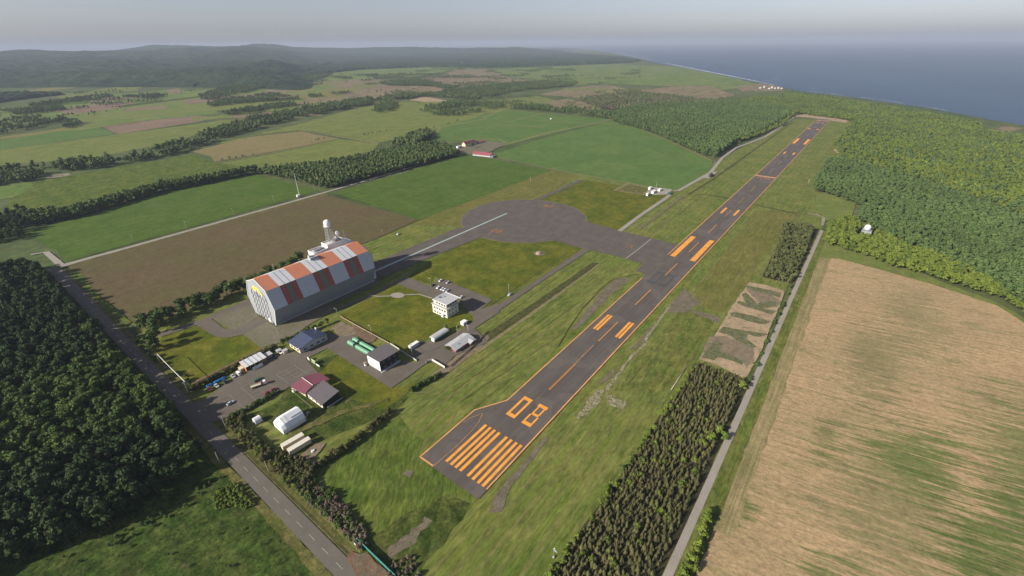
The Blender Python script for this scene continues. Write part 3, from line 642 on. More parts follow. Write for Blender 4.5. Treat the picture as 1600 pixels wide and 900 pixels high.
# ---- pavements
sheet('road', [(-53, -40), (-45.4, -40), (-45.4, 300), (-44, 470), (-46, 482), (-53, 482)], M['road'])
k1 = _z[0]
for i in range(0, 48):
    y = -22 + i * 10.0
    sheet('road_marking', [(-49.4, y), (-49.22, y), (-49.22, y + 4.6), (-49.4, y + 4.6)], M['whiteline'], z=k1 + .005)
_z[0] += .006
sheet('side_road', strip_pts(P((95, 416), (130, 406), (200, 387), (300, 359), (400, 331), (510, 300), (600, 274), (700, 244), (722, 240), (745, 240)), [9, 7, 6, 6, 6, 6, 5.5, 5, 5, 4]), M['lane'])
sheet('side_road', strip_pts(P((95, 414), (72, 394), (48, 398)), [6, 5, 4]), M['lane'])
sheet('access_road', [(-60, -100.3), (300, -100.4), (496, -101.0), (497, -97.9), (300, -97.2), (-60, -96.8)], M['lane'])
sheet('access_road', strip_pts(P((1285, 352), (1287, 340), (1275, 335), (1262, 334)), [3, 3.5, 4, 3]), M['track'])
sheet('side_road', strip_pts(P((1030, 297), (1060, 298), (1110, 270), (1128, 247), (1150, 231), (1195, 214), (1222, 197), (1240, 183)), [3, 5, 6, 5, 5, 5, 6, 6]), M['lane'])
sheet('side_road', C(900, 150, .3, ((640, 425), (700, 395), (740, 395), (690, 430))), M['lane'])
# runway
RX0, RX1 = 8.2, 1434.0
sheet('runway', [(8.2, 25.6), (8.2, -15.4), (RX1, -15.4), (RX1, 15.4), (69.1, 15.2), (51.5, 25.5)], M['runway'])
# apron circle and taxiways
ACX, ACY, AR = 332.6, 194.2, 75.8
sheet('apron', [(ACX + AR * math.cos(t), ACY + AR * math.sin(t)) for t in np.linspace(0, 2 * math.pi, 96, endpoint=False)], M['apron'])
sheet('apron_edge', [q for t in np.linspace(0, 2 * math.pi, 97) for q in [(ACX + (AR + .8) * math.cos(t), ACY + (AR + .8) * math.sin(t))]][:-1], M['drygrass'], z=_z[0] - .004)
zt = _z[0] + .004
sheet('taxiway', P((916, 346), (970, 361), (1060, 382.3), (1066, 392), (1040, 432), (1008, 429), (993, 423), (1005, 411.7), (960, 399), (912, 389), (866, 376), (830, 350), (880, 330)), M['apron'], z=zt)
sheet('taxiway', [(119, 207), (119, 240), (262, 238), (275, 222), (300, 205), (275, 170), (262, 196), (180, 204)], M['apron'], z=zt + .004)
sheet('taxiway', strip_pts(P((838, 313), (910, 281)), 7), M['apron'], z=zt + .008)
_z[0] = zt + .010
sheet('side_road', strip_pts(P((918, 389), (870, 421), (830, 447), (790, 474), (750, 499)), [7, 5, 5, 5.5, 7]), M['yard'])
sheet('side_road', strip_pts(P((968, 361), (1000, 337), (1040, 310), (1050, 302)), [5, 5, 5, 5]), M['lane'])
sheet('car_park', c3((460, 60), (560, 20), (720, 85), (765, 50), (800, 22), (900, 65), (1180, 182), (1110, 245), (1040, 290), (1010, 280), (930, 180), (840, 180), (740, 165)), M['yard'])
sheet('yard', c3((1045, 270), (1110, 250), (1232, 205), (1232, 275), (1050, 395), (1150, 495), (900, 600), (810, 690), (730, 640), (690, 655), (560, 750), (430, 840), (-30, 545), (-60, 480), (0, 430), (120, 470), (250, 600), (400, 715), (520, 640), (640, 650), (560, 560), (640, 500), (830, 470), (960, 400), (1045, 330)), M['yard'])
sheet('car_park', c2((100, 770), (420, 520), (700, 390), (860, 325), (955, 360), (1190, 225), (1300, 180), (1462, 200), (1462, 480), (1190, 305), (1000, 400), (1120, 530), (860, 640), (800, 680), (590, 790), (370, 900), (60, 990), (-150, 800)), M['yard'])
sheet('gravel_yard', s6((700, 360), (1010, 250), (1060, 350), (1190, 430), (1600, 240), (1620, 300), (1450, 400), (1230, 540), (1070, 585), (950, 490), (880, 460)), M['gravel'], wob=.4, seg=5)
sheet('access_lane', s6((300, 480), (600, 385), (1000, 215), (1015, 262), (760, 345), (710, 370), (800, 440), (880, 450), (1040, 360), (1120, 392), (930, 488), (840, 505), (760, 505), (690, 475), (600, 412), (340, 500)), M['yard'])
sheet('side_lane', [(29, 199), (122, 199), (122, 207), (29, 207)], M['gravel'], wob=.2)
sheet('access_lane', strip_pts(c3((0, 265), (250, 165), (540, 20)), 4), M['yard'])
sheet('footpath', strip_pts(c3((270, 150), (340, 158), (420, 155), (480, 150), (560, 145), (640, 142), (735, 172)), [1.6, 1.6, 1.6, 1.6, 1.6, 1.6, 2.0]), M['lane'])
sheet('footpath', [(G(*q)[0], G(*q)[1]) for q in [(520 + .211 * (480 + 52 * math.cos(t)), 430 + .211 * (150 + 20 * math.sin(t))) for t in np.linspace(0, 6.28, 24)[:-1]]], M['lane'])
sheet('rusty_ground', C(350, 700, .2222, ((860, 770), (900, 730), (960, 745), (1000, 735), (1140, 870), (1150, 920), (950, 920))), M['red'], wob=.3, seg=3)
sheet('rusty_ground', c3((120, 400), (180, 370), (330, 470), (260, 510)), M['red'], wob=.8, seg=3)
sheet('bare_dirt', C(440, 500, 1 / 15., ((1150, 200), (1400, 40), (1700, 180), (1750, 330), (1420, 390), (1300, 330))), M['dirt'], wob=.6, seg=3)
sheet('bare_dirt', c2((0, 606), (420, 400), (640, 292), (640, 306), (420, 416), (0, 628)), M['red'], wob=.4, seg=3)
sheet('worn_track', strip_pts(c4((480, 420), (620, 370), (760, 310), (900, 250), (1100, 190), (1320, 130)), [5, 4, 4, 4, 3, 2]), M['verge'], wob=.9, seg=3)
sheet('bare_dirt', c4((560, 620), (640, 560), (700, 500), (800, 490), (760, 560), (640, 650)), M['dirt'], wob=.8, seg=3)
sheet('bare_dirt', c4((640, 640), (760, 640), (640, 690), (560, 660)), M['dirt'], wob=.8, seg=3)
sheet('barrow_ring', [(G(842, 396)[0] + 6.5 * math.cos(t) * random.uniform(.8, 1.2), G(842, 396)[1] + 6.5 * math.sin(t) * random.uniform(.8, 1.2)) for t in np.linspace(0, 6.28, 18)[:-1]], M['greydirt'])
sheet('forecourt', P((1010, 300), (1018, 292), (1050, 296), (1045, 304), (1022, 305)), M['lane'], wob=.4)
sheet('farmyard', P((712, 236), (722, 224), (760, 220), (790, 224), (770, 236), (745, 242)), M['gravel'], wob=2, seg=8)
# ---- painted markings
zm = _z[0] + .006
def mark(x0, x1, y0, y1, m='orange', dz=0.0, name='runway_marking'):
    return sheet(name, [(x0, y0), (x1, y0), (x1, y1), (x0, y1)], M[m], z=zm + dz)
mark(14.6, 1428, -15.35, -14.5, 'edgeorange'); mark(69, 268, 14.5, 15.3, 'edgeorange'); mark(331, 1386, 14.5, 15.3, 'edgeorange')
sheet('runway_marking', strip_pts([(8.6, 25.2), (51.3, 25.1), (69, 14.9)], .8), M['edgeorange'], z=zm)
mark(8.3, 9.3, 15.6, 25.0, 'edgeorange')
for a, b in ((12.95, 11.3), (9.65, 8.0), (6.6, 4.9), (3.4, 1.7), (-1.75, -3.4), (-5.05, -6.7), (-8.4, -10.05), (-11.45, -13.1)):
    mark(14.7, 46.4, b, a); mark(1386, 1416, b, a, 'palemark')
# displaced turn guide line, thin
sheet('runway_marking', strip_pts([(9, 15.4), (24, 14.9), (38, 15.6), (46, 17.0), (52, 19.5)], .3), M['palemark'], z=zm)
sheet('runway_marking', strip_pts([(40, 23.5), (46, 22.5), (52, 19.5)], .25), M['palemark'], z=zm)
def glyph(strokes, x0, yl, L, W, t, tw, m='orange'):
    for a, b, c, d in strokes:   # u along runway 0..1, v from left to right 0..1; given as rectangle in metres fraction
        mark(x0 + a * L, x0 + b * L, yl - d * W, yl - c * W, m)
ZERO = [(0, .14, 0, 1), (.86, 1, 0, 1), (.14, .86, 0, .24), (.14, .86, .76, 1)]
EIGHT = [(0, .14, 0, 1), (.86, 1, .0, 1), (.14, .46, 0, .18), (.14, .46, .82, 1), (.56, .86, 0.1, .26), (.56, .86, .74, .9), (.46, .56, .12, .88)]
glyph(ZERO, 59.5, 8.6, 18.8, 6.2, 0, 0); glyph(EIGHT, 59.5, -2.4, 18.8, 6.2, 0, 0)
# 26 at the far end, read from the other side
TWO = [(0, .16, 0, 1), (.42, .58, 0, 1), (.84, 1, 0, 1), (.16, .42, .76, 1), (.58, .84, 0, .24)]
SIX = [(0, .16, 0, 1), (.42, .58, 0, 1), (.84, 1, 0, 1), (.16, .42, 0, .24), (.58, .84, 0, 1)]
def glyph_r(strokes, x0, yl, L, W, m):
    for a, b, c, d in strokes: mark(x0 + (1 - b) * L, x0 + (1 - a) * L, yl + c * W, yl + d * W, m)
SIX2 = [(0, .16, 0, 1), (.42, .58, 0, 1), (.84, 1, 0, 1), (.16, .84, 0, .24), (.58, .84, .76, 1)]
TWO2 = [(0, .16, 0, 1), (.42, .58, 0, 1), (.84, 1, 0, 1), (.16, .42, .76, 1), (.58, .84, 0, .24)]
glyph_r([(1 - b, 1 - a, c, d) for a, b, c, d in TWO2], 1348, -8.6, 18, 6.2, 'palemark'); glyph_r([(1 - b, 1 - a, c, d) for a, b, c, d in SIX2], 1348, 2.4, 18, 6.2, 'palemark')
mark(91.7, 123.3, .28, .5); mark(91.7, 123.3, -.5, -.15); mark(123.3, 149.5, .15, .55, 'palemark'); mark(155.9, 187.5, -.25, .25)
for i in range(0, 18):
    x = 219.4 + 65 * i
    if abs(x - 712) < 14: continue
    mark(x, min(x + 32, 1330), -.25, .25, 'orange' if i < 4 else 'palemark')
for x0, x1, ys in ((168, 192.7, ((11.1, 9.3), (8.6, 6.8), (-6.8, -8.6), (-9.3, -11.1))), (490.7, 516, ((8.9, 6.2), (-6.2, -8.9))), (904.5, 927.5, ((9.2, 6.4), (-6.0, -8.8))), (1235, 1250, ((12.3, 10.4), (9.6, 7.7), (-5.5, -7.5), (-8.6, -10.6)))):
    for a, b in ys: mark(x0, x1, b, a)
for x0, x1 in ((330, 394.3), (1024, 1090)):
    mark(x0, x1, 7.3, 12.2); mark(x0, x1, -12.2, -7.3)
mark(704.5, 712.5, -14.2, 14.2, 'palemark', .002)
for i in range(5): mark(690, 699, 8 - i * 3.6 - 1.6, 8 - i * 3.6, 'fadedorange')
# overpainted old numbers on the runway
for yl in (8.4, -1.0):
    mark(262, 290, yl - 7.4, yl, 'blackout', -.003, 'overpainted_patch'); mark(268, 285, yl - 5.6, yl - 1.8, 'runway', -.001, 'overpainted_patch')
# holding line, apron line and apron numerals
sheet('holding_line', strip_pts(C(950, 360, .08885, ((312, 500), (525, 340), (755, 155))), 1.3), M['paleline'], z=zm)
sheet('guide_rail_line', strip_pts([G(585, 424.3), G(792, 333.6)], 2.6), M['rail'], z=zm)
def apr(cx, cy, flip, digits, s):
    for q, st in enumerate(digits):
        for a, b, c, d in st:
            x0, x1 = (a - .5) * s, (b - .5) * s; yo = (0.5 - q) * s * .78
            y0, y1 = yo - (c - .5) * s * .55, yo - (d - .5) * s * .55
            pts = [(x0, y0), (x1, y0), (x1, y1), (x0, y1)]
            sheet('apron_numeral', [(cx + (x if not flip else -x), cy + (y if not flip else -y)) for x, y in pts], M['fadedorange'], z=zm)
q1 = G(776, 361); apr(q1[0], q1[1], False, (ZERO, EIGHT), 9.0)
q2 = G(856.5, 322.2); apr(q2[0], q2[1], True, ([(1 - b, 1 - a, c, d) for a, b, c, d in TWO2], [(1 - b, 1 - a, c, d) for a, b, c, d in SIX2]), 9.0)
sheet('apron_numeral', strip_pts(P((762, 367), (768, 363)), .7), M['fadedorange'], z=zm)
sheet('apron_numeral', strip_pts(P((863, 320.5), (867, 318)), .7), M['fadedorange'], z=zm)
for a, b in (((977, 382), (990, 385)), ((976, 386), (981, 387)), ((985, 387), (990, 384))):
    sheet('apron_numeral', strip_pts(P(a, b), .9), M['fadedorange'], z=zm)
for a in range(11):
    t = a * 2 * math.pi / 11; c = G(819, 340.2)
    x, y = c[0] + 7 * math.cos(t), c[1] + 7 * math.sin(t)
    sheet('apron_dot', [(x - .6, y - .3), (x + .6, y - .3), (x + .6, y + .3), (x - .6, y + .3)], M['paleline'], z=zm)
# parking bay lines
for pts, ww in ((((430, 650), (580, 780)), .14), (((430, 650), (555, 590)), .14), (((470, 690), (540, 655)), .12), (((500, 715), (580, 675)), .12), (((530, 740), (640, 690)), .12), (((560, 765), (680, 705)), .12), (((670, 615), (760, 685)), .14), (((560, 640), (660, 715)), .12),
               (((235, 760), (330, 712)), .12), (((325, 710), (460, 835)), .14), (((240, 770), (320, 840)), .12),
               (((740, 540), (850, 620)), .14), (((740, 540), (910, 455)), .14), (((900, 455), (1015, 530)), .14), (((770, 560), (940, 475)), .1), (((800, 580), (970, 500)), .1), (((825, 600), (1000, 520)), .1), (((825, 500), (905, 560)), .1)):
    sheet('bay_line', strip_pts(c2(*pts), ww * 1.6), M['paleline'], z=zm)

# ------------------------------------------------------------------ vegetation
def leaves(mb, c, r, n, ls, up=0.35, zs=0.85, flat=0.5, mat=0, lower=-0.35):
    """n leaf clumps spread over a lobe"""
    for _ in range(n):
        while True:
            d = rng.normal(size=3); d /= np.linalg.norm(d)
            if d[2] > lower: break
        rr = r * rng.uniform(.72, 1.08)
        p = np.array(c) + d * rr * np.array([1, 1, zs])
        nrm = d * flat + rng.normal(size=3) * (1 - flat) * .8 + np.array([0, 0, up]); nrm /= np.linalg.norm(nrm)
        u = np.cross(nrm, [0.3, 0.5, .81]); u /= np.linalg.norm(u); v = np.cross(nrm, u)
        a = rng.uniform(0, 6.28); u, v = u * math.cos(a) + v * math.sin(a), v * math.cos(a) - u * math.sin(a)
        s1, s2 = ls * rng.uniform(.6, 1.25), ls * rng.uniform(.45, .95)
        q = [p - u * s1 - v * s2 * .5, p + u * s1 * .3 - v * s2, p + u * s1 + v * s2 * .4, p - u * s1 * .2 + v * s2]
        mb.add(q, [(0, 1, 2, 3)], mat)
def lump(mb, c, r, zs=.85, mat=0):
    vs = []; fs = []
    nu, nv = 7, 4
    for j in range(nv + 1):
        ph = -math.pi / 2 + math.pi * j / nv
        for i in range(nu):
            t = 6.2832 * (i + .5 * (j % 2)) / nu; q = r * random.uniform(.82, 1.1)
            vs.append((c[0] + q * math.cos(ph) * math.cos(t), c[1] + q * math.cos(ph) * math.sin(t), c[2] + q * zs * math.sin(ph)))
    for j in range(nv):
        for i in range(nu): k = (i + 1) % nu; fs.append((j * nu + i, j * nu + k, (j + 1) * nu + k, (j + 1) * nu + i))
    mb.add(vs, fs, mat)
def lobes_broad(h, r, n, base=.32):
    L = [(0, 0, h * .66, r * .62), (0, 0, h * .82, r * .45)]
    for i in range(n):
        t = 2.4 * i + random.uniform(-.4, .4); z = random.uniform(base, .88); k = math.sin(min(1, (1 - z) * 1.9 + .15) * math.pi / 2)
        q = r * .62 * k * random.uniform(.75, 1.1)
        L.append((q * math.cos(t), q * math.sin(t), h * z, r * random.uniform(.30, .46)))
    return L
def crown_broad(h, r, n, nleaf, ls, zs=.85, base=.32):
    mb = MB()
    for x, y, z, q in lobes_broad(h, r, n, base):
        lump(mb, (x, y, z), q * .78, zs); leaves(mb, (x, y, z), q, nleaf, ls, zs=zs)
    return mb
def crown_cone(h, r, levels, per, ls, base=.08):
    mb = MB()
    for i in range(levels):
        f = i / (levels - 1); z = h * (base + (1 - base) * f); rr = r * (1 - f) ** .8 * random.uniform(.9, 1.1) + .06
        n = max(3, int(per * (1 - f * .7)))
        for k in range(n):
            t = 6.2832 * (k + random.random() * .7) / n + i; q = rr * random.uniform(.75, 1.12)
            tip = (q * math.cos(t), q * math.sin(t), z - rr * .38); w = ls * (1 - .5 * f) * random.uniform(.7, 1.2)
            nx, ny = -math.sin(t) * w, math.cos(t) * w
            mb.add([(0, 0, z + rr * .16), (tip[0] * .6 + nx, tip[1] * .6 + ny, z - rr * .12), tip, (tip[0] * .6 - nx, tip[1] * .6 - ny, z - rr * .16)], [(0, 1, 2, 3)], 0)
    mb.cyl((0, 0, h * base), (0, 0, h * .96), r * .42, .03, 6, 0, caps=False)
    return mb
def trunk(mb, h, r, mat=0, limbs=4, crown_r=2.0):
    mb.cyl((0, 0, -.3), (0, 0, h * .45), r, r * .7, 7, mat, False)
    mb.cyl((0, 0, h * .45), (.15, .1, h * .8), r * .7, r * .25, 6, mat, False)
    for i in range(limbs):
        t = 2.4 * i + random.random(); z = h * random.uniform(.3, .5)
        mb.cyl((0, 0, z), (crown_r * .55 * math.cos(t), crown_r * .55 * math.sin(t), z + h * .2), r * .4, r * .12, 5, mat, False)
    return mb
def merged(crown, tr):
    m = MB(); m.v = list(crown.v); m.f = list(crown.f); m.m = list(crown.m); m.smooth = list(crown.smooth)
    o = len(m.v); m.v += tr.v; m.f += [tuple(i + o for i in f) for f in tr.f]; m.m += [1] * len(tr.f); m.smooth += tr.smooth
    return m

class Kind:
    """a kind of tree: a few crowns, each as crown + trunk and as one mesh"""
    def __init__(s, name, mat, make, h, tr, cr, nvar=3):
        s.name = name; s.h = h; s.crowns = []; s.trunks = []; s.single = []; s.src = []
        for i in range(nvar):
            c = make(); t = trunk(MB(), h, tr, 0, 4 if cr > 1.5 else 0, cr)
            def mk(mb, nm, mats):
                o = mb.build(nm, mats, fix=False); me = o.data; D.objects.remove(o); return me
            s.crowns.append(mk(c, 'crown', [mat])); s.trunks.append(mk(t, 'trunk', [M['bark']]))
            me = mk(merged(c, t), name, [mat, M['bark']]); s.single.append(me)
            s.src.append(D.objects.new(name, me))            # pattern for the far woods, not linked to the scene
        s.tree = None
    def nodes(s):
        if s.tree: return s.tree
        g = D.node_groups.new('scatter_' + s.name, 'GeometryNodeTree')
        g.interface.new_socket('Geometry', in_out='INPUT', socket_type='NodeSocketGeometry')
        g.interface.new_socket('Geometry', in_out='OUTPUT', socket_type='NodeSocketGeometry')
        N = g.nodes; gi = N.new('NodeGroupInput'); go = N.new('NodeGroupOutput')
        ip = N.new('GeometryNodeInstanceOnPoints'); j = N.new('GeometryNodeJoinGeometry')
        for o in s.src:
            oi = N.new('GeometryNodeObjectInfo'); oi.inputs['Object'].default_value = o; oi.inputs['As Instance'].default_value = True
            g.links.new(oi.outputs['Geometry'], j.inputs[0])
        def attr(nm, t):
            a = N.new('GeometryNodeInputNamedAttribute'); a.data_type = t; a.inputs['Name'].default_value = nm
            return [x for x in a.outputs if x.enabled][0]
        g.links.new(gi.outputs[0], ip.inputs['Points']); g.links.new(j.outputs[0], ip.inputs['Instance'])
        ip.inputs['Pick Instance'].default_value = True
        g.links.new(attr('pick', 'INT'), ip.inputs['Instance Index'])
        cx = N.new('ShaderNodeCombineXYZ'); g.links.new(attr('turn', 'FLOAT'), cx.inputs['Z'])
        er = N.new('FunctionNodeEulerToRotation'); g.links.new(cx.outputs[0], er.inputs[0]); g.links.new(er.outputs[0], ip.inputs['Rotation'])
        g.links.new(attr('size', 'FLOAT'), ip.inputs['Scale'])
        g.links.new(ip.outputs[0], go.inputs[0])
        s.tree = g; return g
    def scatter(s, name, pts, smin, smax, label, cat='trees'):
        me = D.meshes.new(name); n = len(pts)
        me.from_pydata([(p[0], p[1], p[2] if len(p) > 2 else 0.0) for p in pts], [], [])
        for nm, t, vals in (('pick', 'INT', rng.integers(0, len(s.src), n)), ('turn', 'FLOAT', rng.uniform(0, 6.28, n)), ('size', 'FLOAT', rng.uniform(smin, smax, n))):
            a = me.attributes.new(nm, t, 'POINT'); a.data.foreach_set('value', vals.astype(np.int32 if t == 'INT' else np.float32))
        o = D.objects.new(name, me); COL.objects.link(o)
        md = o.modifiers.new('scatter', 'NODES'); md.node_group = s.nodes()
        return tag(o, label, cat, None, 'stuff')
    def plant(s, x, y, size, label, cat='tree', group=None, split=False, name=None, z=0.0):
        i = random.randrange(len(s.single)); nm = name or s.name
        if split:
            r = D.objects.new(nm, None); COL.objects.link(r)
            for n2, me in (('crown', s.crowns[i]), ('trunk', s.trunks[i])):
                c = D.objects.new(n2, me); COL.objects.link(c); c.parent = r
        else:
            r = D.objects.new(nm, s.single[i]); COL.objects.link(r)
        r.location = (x, y, z); r.rotation_euler = (0, 0, random.uniform(0, 6.28)); k = size * random.uniform(.94, 1.06)
        r.scale = (size, size, k)
        return tag(r, label, cat, group)

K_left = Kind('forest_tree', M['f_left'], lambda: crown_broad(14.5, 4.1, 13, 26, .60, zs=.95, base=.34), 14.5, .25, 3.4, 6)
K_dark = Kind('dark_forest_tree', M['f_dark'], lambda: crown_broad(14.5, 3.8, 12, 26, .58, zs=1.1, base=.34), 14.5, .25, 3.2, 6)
K_mid = Kind('broadleaf_tree', M['f_mid'], lambda: crown_broad(12, 4.4, 13, 24, .60, base=.25), 12, .25, 3.6, 3)
K_bright = Kind('woodland_tree', M['f_bright'], lambda: crown_broad(10, 4.2, 9, 14, .85, base=.3), 10, .2, 3.4, 3)
K_wood = Kind('woodland_tree', M['f_wood'], lambda: crown_broad(12, 4.0, 9, 14, .85, zs=.95, base=.32), 12, .2, 3.2, 3)
K_con = Kind('young_conifer', M['f_con'], lambda: crown_cone(random.uniform(3.2, 4.8), random.uniform(1.3, 1.75), 7, 9, .46), 4, .08, .3, 8)
K_olive = Kind('scrub_tree', M['f_olive'], lambda: crown_broad(6, 2.4, 6, 14, .5, base=.2), 6, .1, 1.8, 3)
K_far = Kind('far_tree', M['f_far'], lambda: crown_broad(12, 4.6, 6, 8, 1.5, base=.25), 12, .2, 3.5, 3)
K_fardark = Kind('far_dark_tree', M['f_wood'], lambda: crown_broad(14, 4.0, 6, 8, 1.4, zs=1.1, base=.25), 14, .2, 3.0, 3)
K_bush = Kind('bush', M['f_mid'], lambda: crown_broad(2.6, 1.7, 6, 16, .34, base=.18), 2.6, .06, 1.2, 3)
K_brightbush = Kind('light_bush', M['f_bright'], lambda: crown_broad(3.0, 1.9, 6, 16, .38, base=.18), 3, .06, 1.2, 3)
K_darkbush = Kind('dark_bush', M['f_con'], lambda: crown_broad(4.2, 1.9, 7, 18, .36, zs=1.15, base=.15), 4.2, .08, 1.2, 3)
K_brush = Kind('dry_brush', M['f_brush'], lambda: crown_broad(2.0, 1.3, 5, 22, .24, base=.2), 2, .04, 1.0, 3)

def inside(P_, poly):
    x, y = P_[:, 0], P_[:, 1]; r = np.zeros(len(P_), bool); n = len(poly)
    for i in range(n):
        x1, y1 = poly[i][:2]; x2, y2 = poly[(i + 1) % n][:2]
        if y1 == y2: continue
        c = ((y1 > y) != (y2 > y)) & (x < (x2 - x1) * (y - y1) / (y2 - y1) + x1); r ^= c
    return r
def fill(poly, s, jit=.38):
    q = np.array([p[:2] for p in poly]); lo, hi = q.min(0), q.max(0)
    xs = np.arange(lo[0], hi[0], s); ys = np.arange(lo[1], hi[1], s * .87)
    X, Y = np.meshgrid(xs, ys); X = X + (np.arange(len(ys))[:, None] % 2) * s / 2
    p = np.stack([X.ravel(), Y.ravel()], 1); p += rng.uniform(-jit * s, jit * s, p.shape)
    return p[inside(p, poly)]
def forest(kinds, poly, s, smin, smax, n_ind, label, group, stuff_name, stuff_label, split=False, keep=None, pts=None):
    """nearest n_ind trees in the picture are things, the rest of the wood is one object per kind"""
    p = fill(poly, s) if pts is None else pts
    if keep is not None: p = p[keep(p[:, 0], p[:, 1])]
    d = np.hypot(p[:, 0] - CAM[0], p[:, 1] - CAM[1]); p = p[np.argsort(d)]
    if not isinstance(kinds, list): kinds = [kinds]
    rest = []; k = 0
    for q in p:
        if k < n_ind and in_view(q[0], q[1], 6, 0):
            kk = random.choice(kinds); kk.plant(q[0], q[1], random.uniform(smin, smax), label, 'tree', group, split); k += 1
        else: rest.append(q)
    if rest:
        rest = np.array(rest); ch = rng.integers(0, len(kinds), len(rest))
        for i, kk in enumerate(dict.fromkeys(kinds)):
            sel = rest[[kinds[c] is kk for c in ch]]
            if len(sel): kk.scatter(stuff_name, sel, smin, smax, stuff_label)

# big forest west of the road
LF = [(-57, 113), (-57, 470), (-62, 500), (-170, 560), (-170, 120), (-134, 119), (-104, 105), (-68, 109)]
lp = fill(LF, 5.7)
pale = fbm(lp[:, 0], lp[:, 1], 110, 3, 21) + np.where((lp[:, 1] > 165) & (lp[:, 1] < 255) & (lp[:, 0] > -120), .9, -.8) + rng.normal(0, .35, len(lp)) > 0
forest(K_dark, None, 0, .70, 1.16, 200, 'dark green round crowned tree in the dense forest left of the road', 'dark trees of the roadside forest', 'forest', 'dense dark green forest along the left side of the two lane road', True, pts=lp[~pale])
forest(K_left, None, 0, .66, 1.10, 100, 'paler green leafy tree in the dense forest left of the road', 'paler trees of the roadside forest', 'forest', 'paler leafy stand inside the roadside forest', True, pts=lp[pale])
forest([K_dark, K_mid], P((-40, 385), (30, 375), (52, 352), (40, 330), (0, 345), (-40, 350)), 8, .7, 1.0, 12, 'dark tree at the corner where the side road meets the main road', 'trees at the road corner', 'grove', 'dark grove beyond the road corner', True)
# trees along the ploughed field beside the hangar
row = [(-33, 285), (-28, 277), (-22, 289), (-14, 283), (-6, 288), (1, 281), (8, 287), (16, 282), (23, 288), (30, 280), (37, 286), (45, 281), (54, 285), (62, 280), (71, 285), (80, 290), (90, 287), (100, 293), (-24, 279), (-9, 279), (12, 278), (-31, 271), (-19, 284), (4, 284), (20, 285), (34, 283), (41, 287), (58, 281), (67, 289), (50, 287), (-27, 283), (27, 287), (-1, 286), (75, 281), (85, 286)]
for x, y in row:
    K_mid.plant(x + random.uniform(-1, 1), y + random.uniform(-1, 1), random.uniform(.95, 1.2), 'full green broadleaf tree in the row between ploughed field and hangar lane', 'tree', 'row of trees beside the ploughed field', True)
K_mid.plant(-38.5, 246, 1.3, 'large single broadleaf tree on lawn corner beside the two lane road', 'tree', None, True)
K_mid.plant(-34, 256, 1.05, 'smaller broadleaf tree tucked behind the large tree on the lawn corner', 'tree', None, True)
# conifer strips between runway and access road
forest(K_con, [(-48, -54), (6, -61.5), (60, -63.0), (120, -64.5), (172, -64), (173, -94), (100, -94), (-48, -95.5)], 1.95, .45, 1.15, 300, 'small dark olive conifer packed in the plantation between runway and grey access road', 'conifers of the plantation strip', 'conifer_plantation', 'dense dark olive conifer plantation between runway and access road', keep=lambda x, y: fbm(x, y, 9, 3, 77) > -.95)
forest([K_con, K_olive, K_con], [(335, -72), (420, -69), (497, -62), (500, -92), (335, -95)], 2.3, .6, 1.0, 60, 'small olive scrub tree in the far plantation strip beyond the lettered plot', 'trees of the far plantation strip', 'conifer_plantation', 'olive scrub plantation strip beyond the lettered sand plot')
for i in range(80):
    t = random.random(); x = -20 + t * 185
    K_brightbush.plant(x, -61.0 - max(0, min(1, (x - 6) / 110)) * 3 + random.uniform(-2.2, .8) + .4, random.uniform(.5, 1.15), 'light green bush on the runway side of the conifer plantation', 'bush', 'light bushes along the plantation edge')
for i in range(95):
    x = random.uniform(-30, 168)
    K_brightbush.plant(x, random.uniform(-92, -66), random.uniform(.45, 1.05), 'light green leafy bush standing among the dark conifers', 'bush', 'light bushes among the conifers')
for px, py, s in ((1125, 672, 1.5), (1133, 681, 1.35), (1112, 684, 1.5), (1098, 690, 1.2), (1161, 602, 1.7), (1064, 755, 1.0)):
    x, y = G(px, py, 2); K_brightbush.plant(x, y, s, 'round bright green tree on the road side of the conifer plantation', 'tree', 'bright trees beside the access road', True, 'round_tree')
for px, py, s in ((1107, 800, 1.3), (1103, 812, 1.5), (1097, 826, 1.3), (1100, 838, 1.2), (1092, 850, 1.5), (1087, 862, 1.3), (1081, 876, 1.6), (1074, 888, 1.4), (1068, 900, 1.4), (1085, 888, 1.2), (1060, 908, 1.3)):
    x, y = G(px, py, 1); K_brightbush.plant(x, min(y, -103.4), s, 'leafy green bush in the row between access road and tan field', 'bush', 'bushes between access road and tan field')
for i in range(26):
    x = random.uniform(170, 335); K_bush.plant(x, -95.5 + random.uniform(-.6, .8), random.uniform(.5, 1.1), 'small roadside bush between the lettered plot and access road', 'bush', 'bushes beside the lettered plot')
# right woodland
RD = P((1283, 303), (1270, 300), (1275, 278), (1290, 254), (1312, 252), (1360, 264), (1440, 287), (1600, 347), (1660, 370), (1680, 545), (1600, 486), (1553, 449), (1500, 421), (1412, 383), (1356, 357), (1335, 340), (1350, 326), (1300, 306))
forest(K_wood, RD, 5.5, .6, .98, 150, 'grey green tree in the dense woodland right of the white dome platform', 'grey green trees of the right woodland', 'woodland', 'dense grey green woodland right of the runway')
RB = P((1292, 352), (1325, 341), (1350, 357), (1412, 383), (1500, 421), (1553, 449), (1600, 487), (1680, 546), (1660, 520), (1600, 492), (1553, 464), (1459, 436), (1381, 414), (1335, 396), (1288, 380))
dome = (507, -138.5)
forest(K_bright, RB, 4.7, .5, .92, 150, 'bright yellow green tree in the belt along the tan field', 'bright trees of the right woodland', 'woodland', 'bright yellow green belt of trees along the tan field', keep=lambda x, y: (abs(x - dome[0] + 4) > 11) | (abs(y - dome[1]) > 8))
